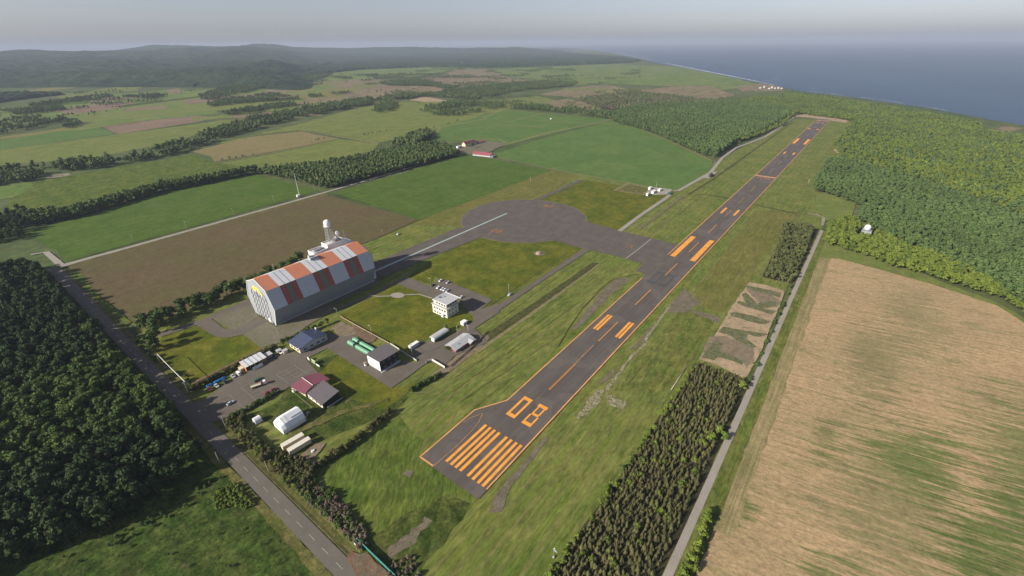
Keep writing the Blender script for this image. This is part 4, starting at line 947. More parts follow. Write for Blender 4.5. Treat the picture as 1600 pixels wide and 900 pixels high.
RU = P((1312, 247), (1302, 226), (1320, 203), (1336, 190), (1240, 177), (1140, 164), (1180, 154), (1235, 148), (1320, 158), (1440, 177), (1530, 195), (1535, 207), (1580, 212), (1660, 226), (1690, 375), (1600, 340), (1440, 282), (1360, 260))
forest([K_bright, K_bright, K_bright, K_wood], RU, 6.4, .5, .95, 0, '', '', 'woodland', 'bright green woodland spreading between runway and sea')
forest(K_far, P((1080, 160), (1180, 150), (1230, 144), (1300, 150), (1300, 156), (1235, 148), (1180, 154), (1140, 164)), 10, .3, .6, 0, '', '', 'scrub', 'low green scrub behind the beach')
CF = P((958, 190), (966, 176), (1000, 167), (1110, 164), (1205, 166), (1230, 173), (1234, 183), (1215, 193), (1190, 208), (1150, 223), (1128, 238), (1114, 247), (1080, 236), (1020, 208))
forest([K_fardark], CF, 5.6, .65, 1.0, 60, 'dark green tree in the square wood left of the far runway end', 'dark trees of the square wood', 'wood', 'dense dark green wood left of the far runway end')
forest([K_bright], P((1150, 227), (1190, 211), (1225, 196), (1238, 184), (1243, 178), (1225, 178), (1205, 196), (1170, 212)), 8, .6, .9, 0, '', '', 'wood', 'bright trees edging the square wood')
# woods and belts of the plain
def gaps(x, y): return fbm(x, y, 45, 3, 31) > -.28
def wood(kinds, pts, s, a, b, nm, lab, gap=False): forest(kinds, P(*pts), s, a, b, 0, '', '', nm, lab, keep=gaps if gap else None)
W3 = P((402, 271), (425, 267), (500, 260), (590, 244), (640, 230), (690, 228), (712, 238), (716, 244), (640, 263), (520, 294), (500, 294), (455, 281))
forest([K_fardark, K_far], W3, 6.6, .8, 1.08, 80, 'mid green tree in the dense wood beside the long side road', 'trees of the side road wood', 'wood', 'dense green wood beside the long side road')
wood([K_far], ((610, 228), (640, 215), (668, 206), (676, 214), (650, 228)), 7, .9, 1.3, 'wood', 'taller trees behind the side road wood')
W2 = P((36, 346), (60, 352), (110, 343), (250, 302), (402, 271), (402, 267), (250, 295), (110, 335), (44, 340))
forest([K_fardark, K_mid], W2, 5.6, .85, 1.1, 120, 'dark green tree in the long windbreak across the green fields', 'trees of the long windbreak', 'windbreak', 'long dark windbreak across the green fields')
wood([K_far, K_fardark], ((-60, 275), (0, 268), (60, 262), (140, 252), (220, 240), (290, 222), (345, 202), (400, 184), (470, 172), (540, 160), (600, 152), (650, 148), (655, 153), (600, 161), (540, 171), (470, 184), (420, 197), (360, 213), (300, 233), (260, 246), (180, 258), (110, 270), (60, 282), (0, 288), (-60, 300)), 8.0, .45, 1.25, 'river_belt', 'belt of uneven trees winding along the stream', True)
for pts in (((-40, 212), (0, 205), (40, 195), (80, 188), (100, 184), (104, 188), (60, 199), (0, 210)), ((15, 178), (60, 170), (100, 167), (105, 172), (60, 177), (20, 181)), ((95, 200), (120, 192), (130, 194), (112, 201)),
            ((40, 166), (110, 156), (170, 148), (176, 152), (110, 160), (60, 168)), ((190, 152), (225, 148), (262, 150), (240, 155)), ((310, 150), (340, 140), (380, 134), (424, 128), (426, 134), (380, 146), (335, 156), (314, 156)),
            ((320, 163), (360, 155), (425, 148), (468, 152), (466, 156), (400, 160), (330, 167)), ((348, 178), (400, 168), (460, 161), (464, 166), (400, 174), (356, 181)), ((-30, 196), (40, 184), (66, 182), (60, 190), (0, 200)),
            ((430, 128), (480, 118), (520, 116), (500, 124), (450, 132)), ((590, 130), (640, 125), (692, 131), (660, 135), (604, 134)), ((640, 151), (700, 142), (780, 132), (860, 127), (905, 129), (890, 135), (800, 144), (745, 156), (692, 153)),
            ((652, 172), (700, 160), (780, 162), (790, 167), (720, 181), (672, 181)), ((578, 173), (598, 162), (622, 164), (612, 173), (590, 177)), ((480, 150), (500, 148), (504, 151), (485, 153)),
            ((795, 170), (850, 174), (955, 187), (964, 178), (900, 170), (830, 166)), ((570, 120), (590, 116), (590, 121)), ((620, 128), (720, 136), (700, 140))):
    wood([K_far, K_fardark], pts, 9, .4, 1.1, 'copse', 'copse of dark trees on the plain', True)
K_bare = Kind('bare_tree', M['f_brush'], lambda: crown_broad(9, 4.0, 6, 8, 1.2, base=.25), 9, .15, 3.0, 2)
wood([K_bare, K_far, K_bare], ((905, 158), (940, 150), (990, 144), (1050, 150), (1130, 160), (1110, 165), (1000, 171), (940, 172)), 9, .6, 1.0, 'brown_wood', 'brownish leafless wood behind the square wood')
for x0, y0, x1, y1, n in ((563, 213, 615, 203, 9), (340, 252, 400, 243, 7), (485, 223, 510, 217, 4), (672, 204, 720, 188, 8), (395, 185, 450, 174, 0), (440, 128, 480, 128, 5), (495, 150, 512, 150, 3)):
    for i in range(n):
        t = (i + random.random()) / max(1, n); x, y = G(x0 + (x1 - x0) * t, y0 + (y1 - y0) * t)
        K_far.plant(x, y, random.uniform(.25, .55), 'small isolated tree on a field boundary of the plain', 'tree', 'field boundary trees')
x, y = G(968, 196); K_far.plant(x, y, .9, 'single dark tree standing out on the big green field edge', 'tree')
x, y = G(738, 231); K_mid.plant(x, y, .9, 'round green tree between the two farm buildings', 'tree', None, True)
# far woods on the plain: rough canopies
def canopy(pts, cell, h, lab):
    poly = P(*pts); q = np.array(poly); lo, hi = q.min(0) - cell, q.max(0) + cell
    xs = np.arange(lo[0], hi[0], cell); ys = np.arange(lo[1], hi[1], cell); X, Y = np.meshgrid(xs, ys, indexing='ij')
    ins = inside(np.stack([X.ravel(), Y.ravel()], 1), poly).reshape(X.shape)
    Z = np.where(ins, h * rng.uniform(.55, 1.1, X.shape), 0); X = X + rng.uniform(-.4, .4, X.shape) * cell; Y = Y + rng.uniform(-.4, .4, X.shape) * cell
    vs = np.stack([X, Y, Z], -1).reshape(-1, 3); nx, ny = X.shape; fs = []
    anyi = ins[:-1, :-1] | ins[1:, :-1] | ins[:-1, 1:] | ins[1:, 1:]
    for i, j in np.argwhere(anyi): fs.append((i * ny + j, (i + 1) * ny + j, (i + 1) * ny + j + 1, i * ny + j + 1))
    me = D.meshes.new('far_wood'); me.from_pydata(vs.tolist(), [], fs); me.materials.append(D.materials['hill_forest']); me.update()
    o = D.objects.new('far_wood', me); COL.objects.link(o); tag(o, lab, 'wood', None, 'stuff')
canopy(((480, 118), (560, 109), (660, 105), (760, 106), (860, 103), (985, 98), (1000, 95), (975, 90), (900, 84), (800, 84), (640, 88), (540, 98), (490, 108)), 16, 14, 'hazy dark wood across the far plain')
canopy(((300, 136), (400, 124), (480, 112), (520, 98), (440, 100), (380, 110), (300, 122)), 14, 14, 'hazy wood at the foot of the hills')
canopy(((-60, 170), (0, 160), (60, 152), (100, 148), (40, 146), (-60, 150)), 13, 14, 'dark wood at the foot of the left hills')
canopy(((700, 84), (840, 82), (905, 77), (870, 74.5), (760, 78)), 34, 14, 'faint wood near the far coast')
forest([K_far, K_fardark], P((-40, 176), (150, 140), (500, 118), (720, 104), (1000, 108), (1000, 150), (860, 150), (700, 150), (500, 166), (300, 176), (100, 205), (-40, 225)), 13, .3, .85, 0, '', '', 'scattered_trees', 'scattered trees and thickets across the far plain', keep=lambda x, y: fbm(x, y, 150, 4, 55) + rng.normal(0, .12, len(x)) > .62)
forest([K_far, K_olive], P((640, 160), (800, 150), (960, 150), (1000, 160), (940, 172), (800, 170), (690, 176)), 11, .3, .8, 0, '', '', 'scattered_trees', 'scattered thickets on the dry marsh', keep=lambda x, y: fbm(x, y, 60, 3, 58) > .35)
for x, y in fill([(-58, -60), (-58, 140), (-75, 143), (-190, 105), (-190, -20)], 11, .5):
    random.choice((K_bush, K_bush, K_darkbush)).plant(x, y, random.uniform(.15, .42), 'low tussock on the rough grass left of the road', 'tussock', 'tussocks on the rough grass', name='tussock')
# hedges, shrubs and scrub in the compound
def bushes(K, line, n, w, a, b, label, group, world=False):
    L = line if world else P(*line)
    seg = [math.hypot(L[i + 1][0] - L[i][0], L[i + 1][1] - L[i][1]) for i in range(len(L) - 1)]; T = sum(seg)
    for k in range(n):
        d = T * (k + .5 * random.random()) / n; i = 0
        while i < len(seg) - 1 and d > seg[i]: d -= seg[i]; i += 1
        t = d / seg[i]; x = L[i][0] + (L[i + 1][0] - L[i][0]) * t; y = L[i][1] + (L[i + 1][1] - L[i][1]) * t
        K.plant(x + random.uniform(-w, w), y + random.uniform(-w, w), random.uniform(a, b), label, 'bush', group)
bushes(K_darkbush, [(-35, 59), (-29, 61.5), (-18, 61.2), (-6, 59.8), (6, 61.5), (20, 62.3)], 44, 1.0, .75, 1.1, 'dark green bush in the hedge along the lower lawn', 'hedge bushes of the lower lawn', True)
bushes(K_brightbush, [(-26, 62.5), (-12, 60.5)], 5, 1.0, .9, 1.2, 'light green bush at the lower end of the lawn hedge', 'light bushes of the lawn hedge', True)
bushes(K_bush, [(39, 67.2), (50, 65.6), (63, 64)], 20, .6, .85, 1.25, 'leafy bush in the short hedge below the timber screen', 'short hedge bushes', True)
bushes(K_bush, [(-38, 134), (-29, 132.4), (-20, 132.6), (-9, 132.6)], 34, .9, .6, 1.0, 'bush in the hedge along the lower edge of the car park', 'car park hedge bushes', True)
bushes(K_darkbush, [(-41, 176), (-33, 177.5), (-22, 178), (-10, 179.5), (4, 178), (14, 178)], 74, 1.3, .55, .95, 'dark bush in the hedge behind the parked cars', 'hedge behind the parked cars', True)
bushes(K_mid, [(17, 177), (24, 178), (34, 178.5), (44, 178.5), (54, 178)], 14, 1.0, .30, .48, 'leafy shrub in the row behind the navy roofed hall', 'shrubs behind the navy roofed hall', True)
rs = fill([(-41.5, 52), (-42, 128), (-37, 132), (-31, 128), (-36, 118), (-36, 92), (-30, 78), (-29, 66), (-33, 52)], 2.3)
for x, y in rs:
    K = random.choice((K_darkbush, K_darkbush, K_darkbush, K_brightbush, K_bush))
    K.plant(x, y, random.uniform(.6, 1.05), 'mixed roadside shrub between the two lane road and the long cream trailers', 'bush', 'roadside shrubs by the trailers')
br = fill([(-40.5, 8), (-41, 50), (-33, 52), (-31, 40), (-33, 14), (-37, 8)], 1.6)
for x, y in br:
    K = random.choice((K_brush, K_brush, K_brush, K_brush, K_bush))
    K.plant(x, y, random.uniform(.55, 1.1), 'dry purple grey brush in the tangle beside the teal fence', 'bush', 'dry brush beside the teal fence')
for x, y in fill(P((600, 880), (650, 866), (660, 905), (610, 905)), 2.0):
    K_brush.plant(x, y, random.uniform(.5, .9), 'dry brush clump below the worn turf beside the teal fence', 'bush', 'dry brush below the worn turf')
for x, y in fill(C(0, 640, .2888, ((1150, 470), (1200, 420), (1270, 400), (1320, 440), (1370, 520), (1330, 545), (1250, 530), (1160, 545))), 1.8):
    K_brightbush.plant(x, y, random.uniform(.4, .75), 'bright lime green shrub in the thicket left of the road', 'bush', 'lime green thicket left of the road')
for x, y in fill(C(0, 640, .2888, ((560, 720), (760, 600), (980, 480), (1180, 350), (1200, 380), (1000, 530), (800, 660), (600, 760))), 4.0):
    K_bush.plant(x, y, random.uniform(.4, .8), 'low dark shrub at the shaded forest edge', 'bush', 'shrubs at the forest edge')
bushes(K_bush, [(-43, 228), (-43, 268)], 12, .8, .5, .9, 'small bush on the road bank near the large lawn tree', 'road bank bushes', True)
bushes(K_bush, [(-40.5, 182), (-38, 190), (-40, 205)], 8, .9, .5, .9, 'small bush around the overhead cable pole at the lawn corner', 'bushes round the cable pole', True)
x, y = G(698, 516); K_bright.plant(x, y, .52, 'young pale green tree in front of the control building', 'tree', None, True)
x, y = G(701, 548); K_bush.plant(x, y + 1, 1.3, 'round green bush at the gable of the faded red house', 'bush')
K_bush.plant(x + 1.8, y - 1.2, 1.0, 'lower green bush at the front corner of the faded red house', 'bush')

# ------------------------------------------------------------------ buildings
def win(t, face, a0, a1, z0, z1, pos, sgn, glass='glass', frame='white', under=None, name='window'):
    """window on a wall face: face 'x' = wall of constant x, a0..a1 along y; sgn = outward direction"""
    m = MB(); f = .07
    def b(u0, u1, w0, w1, d, mi):
        d0, d1 = sorted((pos - .02 * sgn, pos + d * sgn))
        if face == 'x': m.box(d0, u0, w0, d1, u1, w1, mi)
        else: m.box(u0, d0, w0, u1, d1, w1, mi)
    b(a0 + f, a1 - f, z0 + f, z1 - f, .04, 0)
    b(a0, a1, z0, z0 + f, .08, 1); b(a0, a1, z1 - f, z1, .08, 1); b(a0, a0 + f, z0 + f, z1 - f, .08, 1); b(a1 - f, a1, z0 + f, z1 - f, .08, 1)
    return t.part(name, m, [M[glass], M[frame]], under=under)

# ---- airship hangar
HX0, HX1 = 28.7, 119.6
t = Thing('airship_hangar', 'huge hangar with orange and white striped roof and yellow emblem on its door end', 'hangar', (28.7, 222.1, 0))
prof = [(206.9, 0), (201.5, 15.3), (207.6, 29.5), (222.1, 35.2), (236.6, 29.5), (242.7, 15.3), (237.3, 0)]
m = MB()
def seg(mb, i, x0, x1, mi, lift=0.0):
    (ya, za), (yb, zb) = prof[i], prof[i + 1]
    n = Vector((0, -(zb - za), (yb - ya))); n.normalize()
    if n.z < -.01 or (abs(n.z) < .5 and i > 3): pass
    o = n * lift * (1 if n.z >= 0 else 1)
    mb.quad((x0, ya + o.y, za + o.z), (x1, ya + o.y, za + o.z), (x1, yb + o.y, zb + o.z), (x0, yb + o.y, zb + o.z), mi)
seg(m, 0, HX0, HX1, 0); seg(m, 5, HX0, HX1, 0)
t.part('side_wall', m, M['hgrey'])
m = MB(); m.add([(HX0, y, z) for y, z in prof], [tuple(range(7))], 0); fw = t.part('front_wall', m, M['hfront'])
m = MB(); m.add([(HX1, y, z) for y, z in prof], [tuple(range(6, -1, -1))], 0); t.part('rear_wall', m, M['hwhite'])
m = MB(); xs = [HX0, 39.2, 52.2, 66.1, 80.1, 94.0, 108.0, HX1]
for i in range(7):
    a, b = xs[i], xs[i + 1]; L = b - a
    for s_, u in ((2, 1), (3, 1)):
        if i % 2 == 0: seg(m, s_, a, b, 0)
        else:
            seg(m, s_, a, b, 1)
            for k_ in (.33, .67): seg(m, s_, a + L * k_ - .18, a + L * k_ + .18, 2, .06)
t.part('roof', m, [M['horange'], M['hwhite'], M['hline']])
m = MB()
for i in range(7):
    a, b = xs[i], xs[i + 1]; L = b - a
    for s_ in (1, 4):
        if i % 2 == 0:
            seg(m, s_, a, b, 0)
            for k_ in (.25, .5, .75): seg(m, s_, a + L * k_ - .1, a + L * k_ + .1, 3, .05)
        else:
            seg(m, s_, a, a + L * .36, 1); seg(m, s_, a + L * .36, a + L * .64, 2); seg(m, s_, a + L * .64, b, 1)
t.part('side_panel', m, [M['hblue'], M['hred'], M['hgreen'], M['hwhite']])
m = MB(); m.box(HX0 - .3, 206.2, 0, HX1 + .3, 206.85, .8); t.part('base_kerb', m, M['lgrey'])
m = MB()
for i in range(6):
    (ya, za), (yb, zb) = prof[i], prof[i + 1]; m.beam((HX0 - .1, ya, za), (HX0 - .1, yb, zb), .5)
t.part('front_trim', m, M['white'])
m = MB()                                        # dark lattice lines on the door leaves
yc = [211.5 + i * 4.25 for i in range(6)]
for i, y in enumerate(yc):
    top = 25.5 - abs(y - 222.1) * .42
    m.box(HX0 - .10, y - .17, .6, HX0 - .03, y + .17, top)
    n = int(top / 2.1)
    for j in range(n):
        z = .8 + j * 2.1; dy = 1.5 if j % 2 else -1.5
        m.beam((HX0 - .12, y + dy * .1, z), (HX0 - .12, y + dy, z + 1.0), .22); m.beam((HX0 - .12, y + dy, z + 1.0), (HX0 - .12, y, z + 2.1), .22)
for a in range(10):
    t0, t1 = math.pi * a / 10, math.pi * (a + 1) / 10
    m.beam((HX0 - .12, 222.1 - 11.5 * math.cos(t0), 20 + 6.8 * math.sin(t0)), (HX0 - .12, 222.1 - 11.5 * math.cos(t1), 20 + 6.8 * math.sin(t1)), .3)
t.part('door_lattice', m, M['netline'], under=fw)
m = MB()                                        # rounded yellow emblem
for y, z, r in ((228.2, 25.6, 1.5), (226.2, 27.2, 1.7), (224.0, 27.0, 1.5), (225.2, 25.0, 1.2), (222.0, 27.3, 1.2), (220.2, 26.4, 1.7), (218.3, 24.9, 1.7), (216.4, 23.6, 1.3), (219.4, 24.2, 1.1)):
    m.cyl((HX0 - .2, y, z), (HX0 - .04, y, z), r * .8, r * .8, 12)
t.part('emblem', m, M['yellow'], under=fw)
m = MB()
for y, z, r in ((224.6, 21.6, .8), (223.0, 20.6, .9), (226.0, 22.3, .7)): m.cyl((HX0 - .2, y, z), (HX0 - .04, y, z), r, r, 10)
t.part('emblem_detail', m, M['violet'], under=fw)
m = MB(); m.box(HX0 - .25, 214.2, .1, HX0 - .02, 216.6, 3.4); t.part('door', m, M['white'], under=fw)
m = MB()
for y in (210, 229, 225.5): m.box(HX0 - .2, y - 1.2, .15, HX0 - .02, y + 1.2, 1.2)
t.part('door_vent', m, M['dgrey'], under=fw)
# unit on the ridge
rx = G(484, 399, 36)[0]
m = MB(); m.box(rx - 3.6, 219.6, 34.3, rx + 3.2, 222.2, 36.4).box(rx - 3.2, 221.5, 34.6, rx - 1.2, 223.8, 37.6).box(rx - 1, 222.0, 34.9, rx + 2.6, 223.2, 36.9)
for i in range(4): m.cyl((rx - 3 + i * 1.8, 220.2, 36.4), (rx - 3 + i * 1.8, 220.2, 37.6), .05)
m.beam((rx - 3.4, 220.2, 37.5), (rx + 3, 220.2, 37.5), .08); t.part('roof_unit', m, M['lgrey'])
m = MB(); m.cyl((44.5, 222.1, 35), (44.5, 222.1, 42), .12, .05); m.beam((43.8, 222.1, 40.5), (45.2, 222.1, 40.5), .08); t.part('lightning_rod', m, M['steel'])
# far end gantry
m = MB(); m.box(119.7, 209.5, 0, 124.5, 235.5, 23.5, 0, .0); m.box(119.7, 214, 23.5, 123.2, 230, 30, 0); t.part('end_annex', m, M['hwhite'])
m = MB()
for i in range(5): m.beam((124.6, 211 + i * 6, 0), (124.6, 211 + i * 6, 25.5), .25)
m.beam((124.6, 210, 25.4), (124.6, 236, 25.4), .25); t.part('end_frame', m, M['steel'])

# ---- tracking station behind the hangar
t = Thing('tracking_station', 'white flat roofed tower block rising behind the striped hangar carrying lattice masts', 'building', (90, 239, 0))
m = MB(); m.box(89.5, 243.2, 0, 103, 253, 28.0); m.box(103, 243.2, 0, 121, 252.5, 31.0); m.box(119.5, 241.0, 24, 126, 250.5, 29.5); t.part('wall', m, M['white'])
m = MB()
for x0, y0, x1, y1, z in ((89.4, 243.1, 102.9, 253.1, 28.0), (102.9, 243.1, 121.1, 252.6, 31.0)):
    m.box(x0, y0, z, x1, y0 + .35, z + 1.1).box(x0, y1 - .35, z, x1, y1, z + 1.1).box(x0, y0 + .35, z, x0 + .35, y1 - .35, z + 1.1).box(x1 - .35, y0 + .35, z, x1, y1 - .35, z + 1.1)
t.part('parapet', m, M['white'])
m = MB(); m.box(92, 245, 28.0, 97, 248.5, 29.8).box(98, 247, 28.0, 101.5, 251, 29.3).box(112, 244.5, 31.0, 118, 249, 33.2)
for i in range(7): m.beam((91 + i * 1.8, 244, 28), (91 + i * 1.8, 244, 30.2), .12)
t.part('roof_plant', m, M['mgrey'])
m = MB()
for i in range(6): m.cyl((111 + i * 2.6, 251.2 - (i % 2) * 3, 31), (111 + i * 2.6, 251.2 - (i % 2) * 3, 36 + (i % 3)), .07)
for i in range(4): m.beam((122 + i, 248, 29.5), (122 + i * 1.1, 248, 34), .1)
t.part('aerial', m, M['steel'])
def lattice(m, cx, cy_, z0, z1, a0, a1, n, w=.32):
    c = lambda k, z: (lambda a: (cx + (a if k in (1, 2) else -a), cy_ + (a if k in (2, 3) else -a), z))(a0 + (a1 - a0) * (z - z0) / (z1 - z0))
    for k in range(4): m.beam(c(k, z0), c(k, z1), w)
    for i in range(n):
        za, zb = z0 + (z1 - z0) * i / n, z0 + (z1 - z0) * (i + 1) / n
        for k in range(4):
            k2 = (k + 1) % 4; m.beam(c(k, zb), c(k2, zb), w * .7); m.beam(c(k, za), c(k2, zb), w * .6); m.beam(c(k2, za), c(k, zb), w * .6)
t = Thing('radar_tower', 'tall lattice tower with large white radome standing on the block behind the hangar', 'radar tower', (109, 246.4, 31))
m = MB(); lattice(m, 109, 246.4, 31.0, 47.0, 2.7, 2.1, 6, .26); t.part('lattice', m, M['steel'])
m = MB(); m.cyl((109, 246.4, 47), (109, 246.4, 47.5), 3.9, 3.9, 16)
for i in range(12):
    a = i * math.pi / 6; m.beam((109 + 3.8 * math.cos(a), 246.4 + 3.8 * math.sin(a), 47.5), (109 + 3.8 * math.cos(a), 246.4 + 3.8 * math.sin(a), 48.7), .08)
t.part('platform', m, M['lgrey'])
m = MB(); m.cyl((109, 246.4, 47.5), (109, 246.4, 50.2), 2.8, 3.0, 18, 0, False); m.sphere((109, 246.4, 50.2), 3.0, 0, 18, 8, 1.0, 0.0); t.part('radome', m, M['white'])
m = MB(); m.cyl((105.4, 247, 47.5), (105.4, 247, 54), .10, .05); t.part('whip_aerial', m, M['steel'])
t = Thing('antenna_mount', 'shorter lattice mount with small white radome beside the tall radar tower', 'antenna', (116.6, 246, 31))
m = MB(); lattice(m, 116.6, 246, 31.0, 36.6, 2.4, 1.2, 3, .22); m.beam((113.0, 245.6, 31), (113.4, 245.4, 36), .4); t.part('lattice', m, M['steel'])
m = MB(); m.cyl((116.6, 246, 36.6), (116.6, 246, 37.2), 1.7, 1.9, 14); m.sphere((116.6, 246, 38.4), 2.0, 0, 16, 10); t.part('radome', m, M['white'])
m = MB()
for i in range(6):
    r = 1.1 * math.sqrt(i / 5); 
vs = [(113.4 - .9 * (1 - (r / 1.2) ** 2), 245.2 + r * math.cos(a), 35.2 + r * math.sin(a)) for r in (0.05, .6, 1.2) for a in np.linspace(0, 2 * math.pi, 12, endpoint=False)]
m.add(vs, [(j * 12 + i, j * 12 + (i + 1) % 12, (j + 1) * 12 + (i + 1) % 12, (j + 1) * 12 + i) for j in range(2) for i in range(12)], 0, True); t.part('dish', m, M['white'])

# ---- control building
t = Thing('control_building', 'three storey white control building with flat overhanging roof beside the small car park', 'building', (113.9, 108.6, 0))
m = MB(); m.box(113.9, 108.6, 0, 126.5, 124.7, 8.0); m.box(114.6, 109.5, 8.3, 126.6, 123.4, 11.6); t.part('wall', m, M['offwhite'])
m = MB(); m.box(113.2, 107.9, 7.95, 127.4, 125.2, 8.3); t.part('balcony', m, M['lgrey'])
m = MB()
for z in (8.7, 9.1):
    m.beam((113.3, 108, z), (127.3, 108, z), .07); m.beam((113.3, 108, z), (113.3, 125.1, z), .07)
for i in range(9): m.beam((113.3 + i * 1.75, 108, 8.3), (113.3 + i * 1.75, 108, 9.1), .07); m.beam((113.3, 108 + i * 2.1, 8.3), (113.3, 108 + i * 2.1, 9.1), .07)
t.part('railing', m, M['lgrey'])
m = MB(); m.box(113.5, 108.2, 11.6, 128.4, 123.6, 12.1); m.box(113.9, 108.6, 12.1, 128.0, 123.2, 12.16); rf = t.part('roof', m, [M['lgrey']])
m = MB(); m.box(113.5, 108.2, 12.1, 128.4, 108.6, 12.35).box(113.5, 123.2, 12.1, 128.4, 123.6, 12.35).box(113.5, 108.6, 12.1, 113.9, 123.2, 12.35).box(128.0, 108.6, 12.1, 128.4, 123.2, 12.35); t.part('parapet', m, M['white'], under=rf)
for z0, z1 in ((1.1, 2.6), (4.7, 6.4), (9.2, 11.0)):
    ys = [109.9, 112.7, 115.5, 118.3, 121.1] if z0 < 9 else [110.4, 113.2, 116.0, 118.8]
    for y in ys: win(t, 'x', y, y + 1.9, z0, z1, 113.9 if z0 < 9 else 114.6, -1)
for z0 in (1.1, 4.7):
    for x in (116, 119.5, 123): win(t, 'y', x, x + 1.5, z0, z0 + 1.5, 108.6, -1)
for x in (115.4, 118.2, 121.0, 123.8): win(t, 'y', x, x + 2.2, 9.1, 11.1, 109.5, -1)
m = MB()
for i, (x, y, h) in enumerate(((116, 122, 3.2), (118.5, 122.4, 2.4), (121, 122.2, 2.8), (123.8, 121.8, 2.0), (120, 119.5, 1.4))):
    m.cyl((x, y, 12.1), (x, y, 12.1 + h), .09); m.beam((x - .8, y, 12 + h), (x + .8, y, 12 + h), .08)
m.box(118.2, 120.4, 12.16, 119.6, 121.4, 13.1).box(122, 118.6, 12.16, 122.8, 119.4, 12.8); t.part('roof_aerial', m, M['mgrey'])
m = MB(); m.box(112.6, 112.0, 0, 113.95, 114.2, 2.8); t.part('porch', m, M['white'])

# ---- black fronted two storey building
t = Thing('workshop_building', 'two storey building with black side wall, white front and brown grey flat roof', 'building', (41, 96.7, 0))
m = MB(); m.box(41.0, 97.0, .9, 55.7, 110, 8.1, 0); m.box(40.95, 96.95, 0, 55.75, 110.05, .9, 1); t.part('wall', m, [M['black'], M['lgrey']])
m = MB(); m.box(40.80, 97.2, .9, 40.99, 109.9, 8.1, 0)
for z in (2.9, 5.2, 6.9): m.box(40.72, 97.3, z, 40.82, 109.0, z + .18, 1)
for z in (4.3, 3.3): m.box(40.70, 100.5, z, 40.82, 108.2, z + .25, 1)
t.part('front_cladding', m, [M['white'], M['mgrey']])
m = MB(); m.add([(40.5, 96.4, 8.35), (56.4, 96.4, 8.1), (56.4, 110.6, 8.1), (40.5, 110.6, 8.35), (40.5, 96.4, 8.75), (56.4, 96.4, 8.5), (56.4, 110.6, 8.5), (40.5, 110.6, 8.75)],
                [(3, 2, 1, 0), (4, 5, 6, 7), (0, 1, 5, 4), (1, 2, 6, 5), (2, 3, 7, 6), (3, 0, 4, 7)]); t.part('roof', m, M['brownroof'])
for x in (43.6, 47.8, 52.0): win(t, 'y', x, x + 1.5, 5.4, 7.0, 97.0, -1, frame='lgrey')
for x in (44.0, 48.3, 52.8): win(t, 'y', x, x + 1.3, 1.6, 3.0, 97.0, -1, frame='lgrey')
m = MB(); m.box(40.2, 95.6, 0, 56.2, 96.5, .55); t.part('plinth_wall', m, M['lgrey'])
t = Thing('vending_box', 'small white box with brown cover at the corner of the black workshop building', 'box', (39.2, 110.4, 0))
m = MB(); m.box(38.4, 110.2, 0, 39.8, 111.6, 1.6); t.part('body', m, M['white']); m = MB(); m.box(38.3, 110.1, 1.6, 39.9, 111.9, 2.6); t.part('cover', m, M['wood'])

# ---- mint green long units
def green_unit(x0, x1, y0, y1, ys, label):
    t = Thing('storage_unit', label, 'storage unit', ((x0 + x1) / 2, y0, 0), None)
    xm = (x0 + x1) / 2; pr = [(x0, 0), (x1, 0), (x1, 1.5), (xm + (x1 - x0) * .25, 2.2), (xm - (x1 - x0) * .25, 2.2), (x0, 1.5)]
    m = MB(); m.prism(pr, y0, ys - 1.4, 'y'); t.part('long_body', m, M['greensteel'])
    m = MB(); m.prism(pr, ys + 1.4, y1, 'y'); t.part('short_body', m, M['greensteel'])
    m = MB(); m.prism([(x0 + .35, 0), (x1 - .35, 0), (x1 - .35, 1.5), (x0 + .35, 1.5)], ys - 1.4, ys + 1.4, 'y'); t.part('connector', m, M['darkgreen'])
    m = MB()
    for i in range(6):
        y = y0 + (ys - 1.4 - y0) * (i + .5) / 6; m.box(x0 - .04, y - .08, .1, x0 + .02, y + .08, 1.5); m.box(x1 - .02, y - .08, .1, x1 + .04, y + .08, 1.5)
    t.part('rib', m, M['darkgreen'])
green_unit(46.9, 49.5, 119.0, 142.5, 134.6, 'mint green long steel unit nearer the car park, ending at the black workshop')
green_unit(51.2, 53.8, 119.0, 142.6, 135.6, 'mint green long steel unit on the side of the timber fence and lawn')

# ---- navy roofed hall
t = Thing('navy_roofed_hall', 'grey walled hall with navy gable roof at the edge of the car park', 'building', (20.3, 158, 0))
m = MB(); m.prism([(20.4, 0), (41.3, 0), (41.3, 4.0), (31.1, 6.7), (20.4, 4.0)], 158.2, 172.2, 'y'); t.part('wall', m, M['lgrey'])
m = MB(); m.box(20.30, 158.4, .1, 20.41, 172.0, 3.9); t.part('front_cladding', m, M['cream'])
m = MB()
for (xa, za, xb, zb) in ((19.8, 4.05, 31.1, 6.95), (31.1, 6.95, 41.9, 4.15)):
    m.add([(xa, 157.5, za), (xb, 157.5, zb), (xb, 172.9, zb), (xa, 172.9, za), (xa, 157.5, za - .2), (xb, 157.5, zb - .2), (xb, 172.9, zb - .2), (xa, 172.9, za - .2)],
          [(0, 1, 2, 3), (7, 6, 5, 4), (0, 4, 5, 1), (3, 2, 6, 7), (0, 3, 7, 4), (1, 5, 6, 2)])
t.part('roof', m, M['blueroof'])
for x in (23, 28, 33, 37): win(t, 'y', x, x + 2.2, 1.4, 2.6, 158.2, -1, frame='mgrey')
for y in (160, 164, 168): win(t, 'x', y, y + 2.4, 1.0, 2.6, 20.30, -1)
m = MB(); m.box(19.5, 158.2, 4.0, 20.2, 158.9, 4.9); t.part('vent', m, M['white'])
t = Thing('roof_dish', 'small white dish aerial standing at the back corner of the navy roof', 'dish', (40.6, 170.5, 4.4))
m = MB(); m.cyl((40.6, 170.5, 4.3), (40.6, 170.5, 6.2), .12); t.part('stem', m, M['white'])
